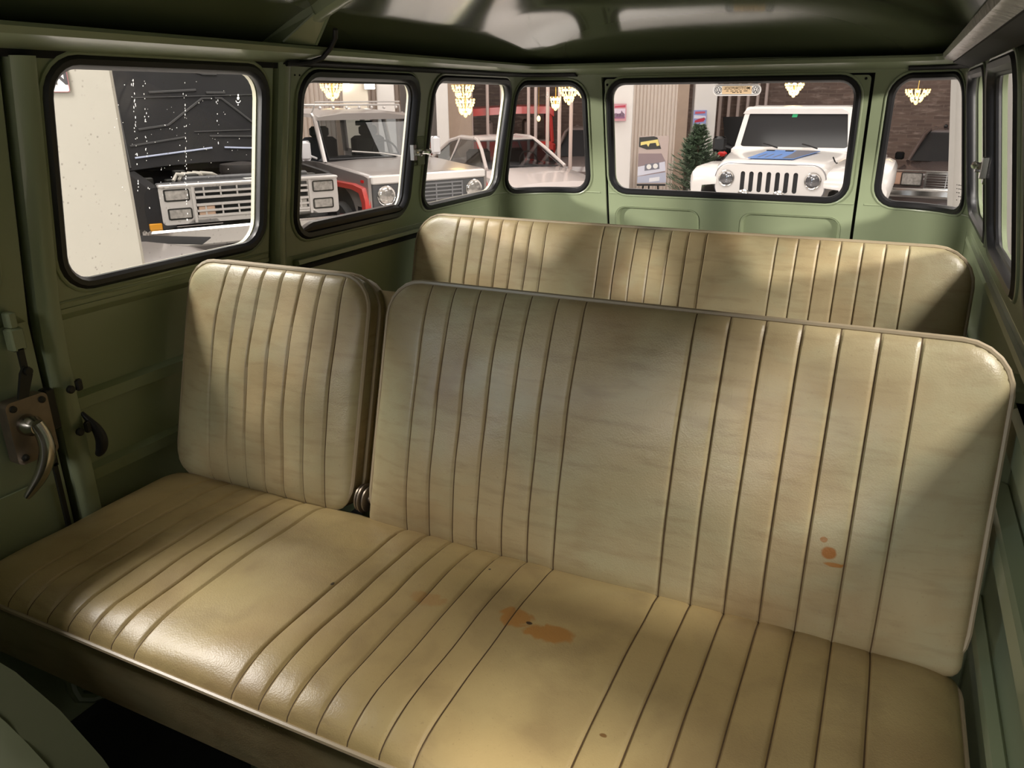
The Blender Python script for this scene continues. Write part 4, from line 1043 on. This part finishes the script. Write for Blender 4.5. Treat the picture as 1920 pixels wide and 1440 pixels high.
for x, y in ((-.76, .75), (.76, .75), (-.76, 3.3), (.76, 3.3)): wheel(cp, x, y, .31, .2)

# red cab at the back
rd = thing('red_off_road_car', 'red car with upright cab behind the steel poles', 'car', (-6.85, 15.0, GZ), R(28.2)); rd.scale = (.79, .79, 1.03)
m_ = MB(); rr2 = lambda x, z: [(x, -.8, z-.13), (x, -.74, z), (x, 0, z+.03), (x, .74, z), (x, .8, z-.13)]
m_.loft([rr2(-.95, 1.60), rr2(-.80, 1.66), rr2(.2, 1.70), rr2(1.15, 1.70), rr2(1.25, 1.64)]); m_.build('roof', M['redcar'], rd)
m_ = MB()
for y in (-.74, .74):
    for p_, r_ in (([(-1.25, y, 1.05), (-.88, y*.97, 1.60)], .045), ([(.10, y, 1.05), (.10, y*.97, 1.64)], .035), ([(1.22, y, 1.05), (1.16, y*.97, 1.64)], .05)):
        m_ = MB(); m_.tube(p_, r_, 8); m_.build('window_pillar', M['redcar'], rd)
m_ = MB(); m_.box(-2.3, 1.3, -.82, .82, .45, 1.06, b=.06); m_.build('body_shell', M['redcar'], rd)
m_ = MB(); m_.box(-.9, 1.1, -.6, .6, .9, 1.08)
for x in (-.35, .6): m_.box(x-.07, x+.07, -.65, .65, 1.05, 1.45, b=.05)
m_.build('cabin', mat('taupe_seats', (.22, .17, .15, 1), .7), rd)
for x, y in ((-1.5, -.78), (.8, -.78), (-1.5, .78), (.8, .78)): 
    w_ = wheel(rd, 0, 0, .36, .22); w_.rotation_euler = (0, 0, R(90)); w_.location = (x, y, 0)

# dark saloon beside the coupe
dk = thing('saloon_car', 'dark grey saloon with wide windscreen behind the pale coupe', 'car', (-4.44, 13.05, GZ), R(10.5)); dk.scale = (.90, .90, 1)
def saloon(root, body, wz=.86, rz_=1.36, gl=M['carglassd'], L_=4.4, w=.84):
    b = MB()
    def s4(y, ww, z): return [(-ww, y, .35), (-ww-.02, y, z-.25), (-ww, y, z-.07), (-ww+.10, y, z-.01), (-.25, y, z+.015), (.25, y, z+.015), (ww-.10, y, z-.01), (ww, y, z-.07), (ww+.02, y, z-.25), (ww, y, .35)]
    b.loft([s4(0, w-.08, wz-.16), s4(.06, w-.03, wz-.08), s4(.6, w, wz-.02), s4(1.3, w, wz+.02), s4(3.4, w, wz+.02), s4(L_, w-.06, wz-.04)]); b.build('body_shell', body, root)
    for sg in (-1, 1):
        for p_, r_ in (([(sg*(w-.10), 1.28, wz+.02), (sg*(w-.22), 1.75, rz_-.10), (sg*(w-.27), 2.05, rz_-.02)], .03), ([(sg*(w-.08), 2.3, wz), (sg*(w-.24), 2.3, rz_-.02)], .028), ([(sg*(w-.27), 2.9, rz_-.03), (sg*(w-.10), 3.5, wz)], .05)):
            b = MB(); b.tube(p_, r_, 8); b.build('window_pillar', body, root)
    b = MB(); q = lambda y, ww, z: [(-ww, y, z-.04), (-ww+.06, y, z), (0, y, z+.02), (ww-.06, y, z), (ww, y, z-.04)]
    b.loft([q(1.98, w-.27, rz_-.03), q(2.15, w-.25, rz_), q(2.7, w-.25, rz_), q(3.0, w-.27, rz_-.04)]); b.build('roof', body, root)
    b = MB(); b.add([(-(w-.12), 1.29, wz+.03), (w-.12, 1.29, wz+.03), (w-.28, 2.02, rz_-.035), (-(w-.28), 2.02, rz_-.035)], [(0, 1, 2, 3)]); b.build('windscreen', gl, root)
    for sg in (-1, 1):
        b = MB(); b.add([(sg*(w-.09), 1.4, wz+.03), (sg*(w-.07), 3.4, wz+.03), (sg*(w-.26), 2.9, rz_-.05), (sg*(w-.26), 2.05, rz_-.04)], [(0, 1, 2, 3)]); b.build('side_window', gl, root)
    for x, y in ((-(w-.06), .8), (w-.06, .8), (-(w-.06), 3.4), (w-.06, 3.4)): wheel(root, x, y, .31, .2)
saloon(dk, mat('dark_grey_car_paint', (.20, .155, .145, 1), .2, coat=.5), .84, 1.38, L_=3.8)
m_ = MB(); m_.box(-.92, -.80, 1.35, 1.45, .88, .98, b=.02); m_.build('side_mirror', M['rubber'], dk)

# dark saloon with chrome grille, right corner
mc = thing('saloon_car', 'dark saloon with rectangular headlight and chrome barred grille beside the brick wall', 'car', (1.238, 13.024, GZ), R(-8)); mc.scale = (.944, .944, 1)
saloon(mc, M['darkcar'], .90, 1.40)
m_ = MB(); mg = lambda s, z, o_: (s, -.03+o_, z)
plate(m_, rr(-.30, .30, .62, .86, .02), [rr(-.27, .27, .645, .835, .01)], mg, .06, .06)
for i in range(5): m_.box(-.27, .27, -.02, .0, .668+i*.035, .676+i*.035)
m_.box(-.006, .006, -.03, .0, .64, .84); m_.box(-.85, .85, -.04, .0, .868, .882, b=.004); m_.build('grille', M['chrome'], mc)
m_ = MB(); m_.box(-.28, .28, .0, .03, .63, .85); m_.build('grille_backing', M['darkcar'], mc)
for sg in (-1, 1):
    lamp_rect(mc, min(sg*.34, sg*.62), max(sg*.34, sg*.62), -.02, .67, .84)
    m_ = MB(); m_.box(min(sg*.63, sg*.78), max(sg*.63, sg*.78), -.03, .08, .67, .84, b=.01); m_.build('turn_signal', mat('peach_lens', (.62, .38, .28, 1), .25) if sg < 0 else M['lens'], mc)
m_ = MB(); m_.box(-.86, .86, -.12, .02, .50, .63, b=.03); m_.build('bumper', M['chrome'], mc)
m_ = MB(); m_.box(-.98, -.84, 1.45, 1.55, .93, 1.05, b=.02); m_.build('side_mirror', M['blackpaint'], mc)
m_ = MB(); m_.sphere((-.35, 2.2, 1.43), .035, 8); m_.build('roof_aerial', M['rubber'], mc)

# black car with hood raised behind the white off roader
bl = thing('black_car', 'black car with hood raised behind the conifer and white off roader', 'car', (-1.72, 14.4, GZ)); bl.scale = (1.15, 1, 1)
m_ = MB()
m_.loft([[(-.50, .55, .95), (.9, .55, .95), (.9, .58, .95), (-.50, .58, .95)], [(-.62, .75, 1.56), (.9, .75, 1.60), (.9, .79, 1.60), (-.62, .79, 1.56)]]); m_.build('hood', M['hoodunder'], bl)
m_ = MB(); m_.box(-.58, .95, -.30, 1.75, .35, .90, b=.06); m_.box(-.5, .9, 1.0, 1.75, .88, 1.35, b=.10); m_.build('body_shell', M['blackpaint'], bl)
m_ = MB(); m_.sphere((-.38, -.30, 1.05), (.13, .10, .13), 14); m_.tube([(-.36, -.28, .94), (-.33, -.2, .85)], .02, 6); m_.build('side_mirror', M['blackpaint'], bl)
m_ = MB(); m_.sphere((-.38, -.43, .99), (.07, .03, .05), 12); m_.build('red_lamp', M['redlens'], bl)
for x, y in ((-.5, .3), (.9, .3)): wheel(bl, x, y, .32, .2)

# white wing between, right of the white off roader
wf = thing('white_car', 'white car wing between tailgate pillar and dark saloon', 'car', (.0, 10.1, GZ))
m_ = MB(); rows = []
for y, x1, z in ((.0, .50, .95), (.06, .53, 1.05), (.25, .56, 1.17), (.8, .57, 1.19), (1.2, .57, 1.1)):
    rows.append([(.25, y, z), (x1-.10, y, z), (x1-.03, y, z-.03), (x1, y, z-.09), (x1, y, z-.24), (x1-.03, y, z-.24), (x1-.05, y, z-.08), (.25, y, z-.06)])
m_.loft(rows); m_.build('wheel_arch', M['whitecar'], wf)
m_ = MB(); m_.box(-.0+.25, .42, .02, 2.6, .5, 1.15, b=.04); m_.build('body_shell', M['whitecar'], wf)
wheel(wf, .44, .5, .38, .24)

# silver car nose at the foot of the door window
lc = thing('silver_car', 'silver car nose low in the door window, ahead of the black pickup', 'car', (-4.25, 3.95, GZ), R(20))
m_ = MB()
def lcr(y, x1, z): return [(-1.6, y, z-.45), (-1.6, y, z), (-.6, y, z+.02), (x1-.16, y, z-.015), (x1-.04, y, z-.05), (x1, y, z-.12), (x1, y, z-.45)]
m_.loft([lcr(-.50, -.20, .62), lcr(-.42, -.12, .675), (lcr(.0, -.05, .72)), lcr(.5, -.03, .745), lcr(.9, -.03, .755)]); m_.build('body_shell', M['silver'], lc)
m_ = MB(); m_.tube([(-1.5, -.515, .58), (-.25, -.515, .57), (-.12, -.44, .57), (-.05, -.2, .58)], .014, 8); m_.build('bumper', M['chrome'], lc)
m_ = MB(); m_.loft([[(-1.2, .90, .765), (-.10, .90, .755), (-.14, 1.15, .77), (-1.2, 1.15, .78)], [(-1.2, .91, .772), (-.11, .91, .762), (-.15, 1.15, .778), (-1.2, 1.15, .788)]]); m_.build('scuttle', M['hoodunder'], lc)
wheel(lc, -.19, .35, .31, .2)

# ---------------------------------------------------------------- posters, easel, tree, sign, chandeliers
def stripes(name, cols):
    m = bpy.data.materials.new(name); m.use_nodes = True; nt = m.node_tree; tc = nt.nodes.new('ShaderNodeTexCoord'); n = nt.nodes.new('ShaderNodeTexNoise'); n.inputs['Scale'].default_value = 16; n.inputs['Detail'].default_value = 5
    cr = nt.nodes.new('ShaderNodeValToRGB'); el = cr.color_ramp.elements
    while len(el) < len(cols): el.new(.5)
    for i, c in enumerate(cols): el[i].position = .3+.4*i/(len(cols)-1); el[i].color = c
    nt.links.new(tc.outputs['Object'], n.inputs['Vector']); nt.links.new(n.outputs['Fac'], cr.inputs['Fac']); nt.links.new(cr.outputs['Color'], nt.nodes['Principled BSDF'].inputs['Base Color']); return m
def poster(name, label, x, y, z, w, h, rz, back, extra):
    t = thing(name, label, 'poster', (x, y, z), rz)
    o = MB(); o.box(-w/2, w/2, 0, .012, -h/2, h/2); o.build('print', back, t)
    for nm, m, pl in extra:
        o = MB(); o.add([(px*w, -.003, pz*h) for px, pz in pl]+[(px*w, .001, pz*h) for px, pz in pl], [tuple(range(len(pl)))]+[(i, (i+1) % len(pl), len(pl)+(i+1) % len(pl), len(pl)+i) for i in range(len(pl))]); o.build(nm, m, t)
    return t
PK = stripes('pink_print', [srgb(205, 160, 175), srgb(170, 120, 150), srgb(230, 200, 205)])
poster('poster', 'small pink and mauve poster on the left white column', -3.40, 12.03, 1.49, .225, .25, R(24), mat('poster_pink', srgb(205, 150, 160), .5),
       [('picture', mat('poster_lilac', srgb(222, 205, 222), .5), [(-.43, -.25), (.43, -.25), (.43, .22), (-.43, .22)]), ('skyline', mat('poster_plum', srgb(140, 95, 130), .5), [(-.40, -.35), (.40, -.35), (.40, -.1), (.25, .0), (.18, .12), (.12, -.05), (-.1, -.08), (-.2, -.02), (-.4, -.12)]), ('title', mat('poster_red', srgb(190, 70, 90), .5), [(-.3, .28), (.42, .30), (.42, .42), (-.3, .36)])])
poster('poster', 'small poster with a red car on the white column above the conifer', -2.66, 14.28, 1.365, .225, .25, R(20), mat('poster_blue', srgb(150, 160, 215), .5),
       [('sky', mat('poster_sky', srgb(225, 225, 240), .5), [(-.45, -.05), (.45, -.05), (.45, .12), (-.45, .18)]), ('car_picture', mat('poster_red2', srgb(190, 50, 75), .5), [(-.38, -.32), (.30, -.25), (.42, -.08), (.35, .02), (.0, -.05), (-.36, -.18)]), ('title', mat('poster_pink2', srgb(200, 90, 110), .5), [(-.38, .25), (.38, .30), (.38, .42), (-.38, .40)])])
ez = thing('easel', 'black three legged display easel holding the car picture', 'easel', (-2.90, 12.25, GZ), R(22))
for pts in ([(-.17, .02, 0), (-.05, .05, 1.30)], [(.17, .02, 0), (.05, .05, 1.30)], [(0, .42, 0), (0, .08, 1.28)]):
    o = MB(); o.tube(pts, .013, 8); o.build('leg', M['rubber'], ez)
o = MB(); o.box(-.22, .22, -.07, .035, .598, .622); o.build('ledge', M['rubber'], ez)
pc = thing('car_picture', 'large print of a grey car nose standing on the easel', 'picture', (-2.90+.02, 12.25-.035, GZ+.985), R(22))
GR = lambda *c: mat('print_%d_%d_%d' % c, srgb(*c), .45)
o = MB(); o.box(-.225, .225, 0, .02, -.36, .36); o.build('print', GR(196, 178, 172), pc)
for nm, c, pl in (('car_body', (150, 132, 135), [(-.225, .10), (.13, .10), (.20, -.02), (.20, -.20), (-.225, -.24)]), ('nose', (214, 214, 228), [(-.225, -.10), (.19, -.02), (.205, -.16), (-.225, -.24)]), ('windscreen', (62, 62, 60), [(-.225, .20), (-.225, .34), (.0, .355), (.05, .34), (.12, .17), (-.10, .16)]), ('windscreen_glow', (240, 222, 140), [(-.20, .27), (.06, .31), (.09, .22), (.05, .21), (.03, .26), (-.06, .25), (-.08, .20), (-.11, .24), (-.20, .22)]),
                   ('grille', (120, 120, 132), [(-.12, -.06), (.10, -.035), (.11, -.13), (-.12, -.16)]), ('bumper', (182, 186, 205), [(-.225, -.25), (.21, -.18), (.225, -.34), (-.225, -.345)]), ('plate', (228, 228, 234), [(-.04, -.27), (.12, -.25), (.12, -.31), (-.04, -.33)])):
    o = MB(); k = {'car_body': 1, 'nose': 2, 'windscreen': 2, 'windscreen_glow': 3, 'grille': 3, 'bumper': 2, 'plate': 3}[nm]*-.002; n = len(pl)
    o.add([(a, k, b) for a, b in pl]+[(a, .001, b) for a, b in pl], [tuple(range(n))]+[(i, (i+1) % n, n+(i+1) % n, n+i) for i in range(n)]); o.build(nm, GR(*c), pc)
for x in (-.055, .045):
    o = MB(); o.lathe([(.020, -.009), (.038, -.009), (.038, .0), (.020, .0)], (x, 0, -.098+.01*(x > 0)), 'y', 18); o.build('headlight', M['label'], pc)

# conifer in a pot
tr = thing('potted_conifer', 'bushy green conifer standing between the easel and the white off roader', 'tree', (-2.36, 12.95, GZ))
o = MB(); o.lathe([(0, 0), (.17, 0), (.22, .28), (.23, .30), (.20, .30), (0, .28)]); o.build('pot', M['tan'], tr)
o = MB(); o.tube([(0, 0, .28), (.01, 0, .9), (0, 0, 1.52)], [.03, .02, .006], 8); o.build('trunk', mat('bark', (.12, .08, .05, 1), .8), tr)
random.seed(11); o = MB()
for k in range(330):
    t = random.random()**.8; z = .36+1.10*t; a = random.uniform(0, 6.283); Rm = .52*(1-t)**.8+.03; d = Vector((math.cos(a), math.sin(a), random.uniform(.15, .7))); d.normalize()
    L_ = Rm*random.uniform(.65, 1.1); p0 = Vector((0, 0, z)); w = Vector((-d.y, d.x, 0)).normalized()
    for j in range(9):
        s = .25+.75*j/8; b = p0+d*L_*s; 
        for sd in (-1, 1):
            e = (d*.7+w*sd*random.uniform(.5, 1.1)+Vector((0, 0, random.uniform(-.3, .5)))).normalized()*random.uniform(.06, .12); u_ = e.cross(Vector((0, 0, 1))).normalized()*.011
            o.add([b-u_, b+e*.5-u_*1.2, b+e, b+e*.5+u_*1.2, b+u_], [(0, 1, 2, 3, 4)])
o.build('foliage', mat('conifer_green', (.25, .33, .235, 1), .6, noise=.3, nscale=5), tr, smooth=0)

# plate on the near column
ps = thing('wall_sign', 'white sign plate with bold dark letters on the beige column', 'sign', (-3.2-.80*c_+.0, 3.0-.80*s_, 1.80), A51)
def colp(px, pz, d): return (px, -d, pz)
# column front face local frame: x along face; right end of the plate sits .115 m left of the face's right edge... set by location
ps.location = (-3.2-c_*.355+s_*.012, 3.0-s_*.355-c_*.012, 1.80)
o = MB(); o.box(-.15, .15, 0, .008, -.056, .062, b=.003); o.build('plate', M['label'], ps)
o = MB(); ring(o, rr(-.147, .147, -.053, .059, .008, 3), lambda s, z, q: (s, -.001-q, z), [(0, 0), (.004, 0), (.004, .001), (0, .001)]); o.build('border', mat('rose_border', srgb(150, 95, 100), .5), ps)
text('IN', .090, Vector((.104, -.002, .010)), Matrix.Rotation(R(90), 4, 'X'), mat('sign_grey', srgb(70, 68, 72), .5), ps, 'lettering', ext=.0008, bold=.003)

# chandeliers
M['crystal'] = mat('lit_crystal', (.9, .8, .5, 1), .2, emit=(1, .66, .24, 1), estr=2.3)
M['brass'] = mat('brass', (.75, .50, .16, 1), .3, metal=1)
M['bulb'] = mat('lit_bulb', (1, .9, .7, 1), .3, emit=(1, .85, .55, 1), estr=14)
def chandelier(tiers, name='chandelier'):
    t = thing(name, 'x', 'chandelier')
    z = 0; k = MB(); fr_ = MB(); bu = MB()
    for (r, h) in tiers:
        n = max(8, int(r*110))
        fr_.lathe([(r*.96, z-.006), (r*1.03, z-.006), (r*1.03, z+.006), (r*.96, z+.006)], n=24)
        for i in range(n):
            a = 6.283*i/n; x, y = r*math.cos(a), r*math.sin(a)
            for j, (q, rad) in enumerate(((.0, 1.0), (.33, .97), (.62, .86), (.85, .68))):
                k.sphere((x*rad, y*rad, z-h*q-.012), (.012, .012, .019), 6)
        for i in range(4): a = 1.57*i; bu.sphere((r*.6*math.cos(a), r*.6*math.sin(a), z-h*.35), .018, 8)
        z -= h
    k.sphere((0, 0, z-.02), (.03, .03, .035), 8)
    fr_.tube([(0, 0, z), (0, 0, 4.6-1.8)], .008, 6)
    fr_.build('frame', M['brass'], t); k.build('crystal_drops', M['crystal'], t); bu.build('bulb', M['bulb'], t)
    return t
def hang(t, x, y, z, label, ztop=4.6):
    t.location = (x, y, z); t['label'] = label
    for ch in t.children:
        if ch.name.startswith('frame'): pass
    return t
CH = [((-7.52, 10.36, 1.93), [(.17, .12), (.10, .08)], 'lit crystal chandelier above the roof rack of the silver off roader'),
      ((-5.69, 11.25, 1.90), [(.17, .11), (.12, .07)], 'lit crystal chandelier top left, the upper of two above the red car'),
      ((-5.11, 10.26, 1.70), [(.13, .12), (.09, .08)], 'lit crystal chandelier hanging lowest, just above the pale coupe'),
      ((-4.19, 11.93, 1.86), [(.15, .12), (.08, .09)], 'lit crystal chandelier in the middle of the left rear corner window'),
      ((-3.655, 11.09, 1.91), [(.12, .10), (.07, .06)], 'small lit chandelier at the right edge of the left rear corner window'),
      ((-4.36, 11.80, 1.72), [(.08, .10), (.06, .05)], 'narrow lit chandelier drop below its neighbours in the left rear corner window'),
      ((-1.05, 13.49, 1.93), [(.14, .13), (.07, .06)], 'lit crystal chandelier above the white off roader'),
      ((.69, 14.38, 1.80), [(.17, .10), (.09, .08)], 'lit crystal chandelier in the right rear corner window')]
for (x, y, z), ti, lab in CH:
    t = chandelier(ti); hang(t, x, y, z, lab)
    for ch in t.children:
        if ch.name.split('.')[0] == 'frame':
            for v in ch.data.vertices:
                if v.co.z > 1: v.co.z = 4.6-z
t = thing('pendant_lamp', 'single small glowing pendant bulb in front of the red car', 'lamp', (-4.565, 11.62, 1.405))
o = MB(); o.sphere((0, 0, 0), (.03, .03, .045), 10); o.build('bulb', M['crystal'], t)
o = MB(); o.tube([(0, 0, .045), (0, 0, 4.6-1.405)], .004, 6); o.build('cord', M['brass'], t)
M['flood'] = mat('lit_floodlight', (1, 1, 1, 1), .3, emit=(1, .96, .90, 1), estr=9)
for i, (x, y, lab) in enumerate(((-8.60, 12.18, 'glowing white floodlight, the left one above the silver off roader'), (-8.22, 12.35, 'glowing white floodlight, the right one above the silver off roader'))):
    t = thing('floodlight', lab, 'lamp', (x, y, 1.95), R(38), 'floodlights behind the silver off roader')
    w = .09 if i else .05
    o = MB(); o.box(-w, w, -.05, 0, -.03, .12, b=.01); o.build('lamp_glass', M['flood'], t)
    o = MB(); o.box(-w, w, -.05, 0, -.075, -.045, b=.006); o.build('reflector', M['flood'], t)
    o = MB(); o.box(-w-.01, w+.01, .0, .06, -.08, .13, b=.01); o.build('housing', M['silverbar'], t)

# ================================================================== light
def area(name, loc, size, power, col=(1, .935, .885), rot=(0, 0, 0), sy=None):
    l = bpy.data.lights.new(name, 'AREA'); l.energy = power; l.color = col; l.shape = 'RECTANGLE'; l.size = size; l.size_y = sy or size
    o = bpy.data.objects.new(name, l); C.objects.link(o); o.location = loc; o.rotation_euler = rot; return o
for i, (x, y, w, h, p) in enumerate(((-3.35, .3, 1.3, 1.3, 370), (-5.5, 6.0, 3, 3, 130), (-4, 11.5, 3, 3, 160), (-.5, 6.8, 3, 3, 155), (1, 12.0, 3, 3, 90), (-9, 10, 3, 3, 170), (3.3, .2, 1.3, 1.3, 370), (5, 7, 3, 3, 120))):
    area('showroom_and_fill_lamp', (x, y, 4.55), w, p, sy=h)
def aim(o, t): o.rotation_euler = (Vector(t)-o.location).to_track_quat('-Z', 'Y').to_euler()
aim(area('showroom_and_fill_lamp', (-.3, -4.6, 3.9), 1.8, 230), (0, .8, 1.2))  # added fill from ahead of the bus to brighten the seats
aim(area('showroom_and_fill_lamp', (-3.2, -4.4, 2.25), .6, 70, col=(.72, .86, 1), sy=1.3), (-.1, 1.1, 1.25))
def spot(loc, t, power, ang):
    l = bpy.data.lights.new('rear_fill_spot', 'SPOT'); l.energy = power; l.color = (1, .92, .84); l.spot_size = R(ang); l.spot_blend = .5; l.shadow_soft_size = .25
    o = bpy.data.objects.new('rear_fill_spot', l); C.objects.link(o); o.location = loc; aim(o, t)
spot((-5.6, -2.6, 2.7), (-.72, 2.05, 1.56), 2250, 13)  # added pair of spots, aimed through the side windows to brighten the rear wall
spot((5.6, -2.6, 2.7), (.72, 2.05, 1.56), 2250, 13)
w = bpy.data.worlds.new('world'); sc.world = w; w.use_nodes = True
w.node_tree.nodes['Background'].inputs[0].default_value = (.9, .85, .82, 1); w.node_tree.nodes['Background'].inputs[1].default_value = .27

sc.view_settings.view_transform = 'Standard'; sc.view_settings.look = 'None'; sc.view_settings.gamma = 1; sc.view_settings.use_curve_mapping = False
sc.view_settings.exposure = 0.0
cy = sc.cycles
cy.use_denoising = True; cy.max_bounces = 8; cy.diffuse_bounces = 4; cy.glossy_bounces = 4; cy.transparent_max_bounces = 16
cy.sample_clamp_indirect = 6; cy.caustics_reflective = False; cy.caustics_refractive = False; cy.blur_glossy = .5
bpy.context.view_layer.update()
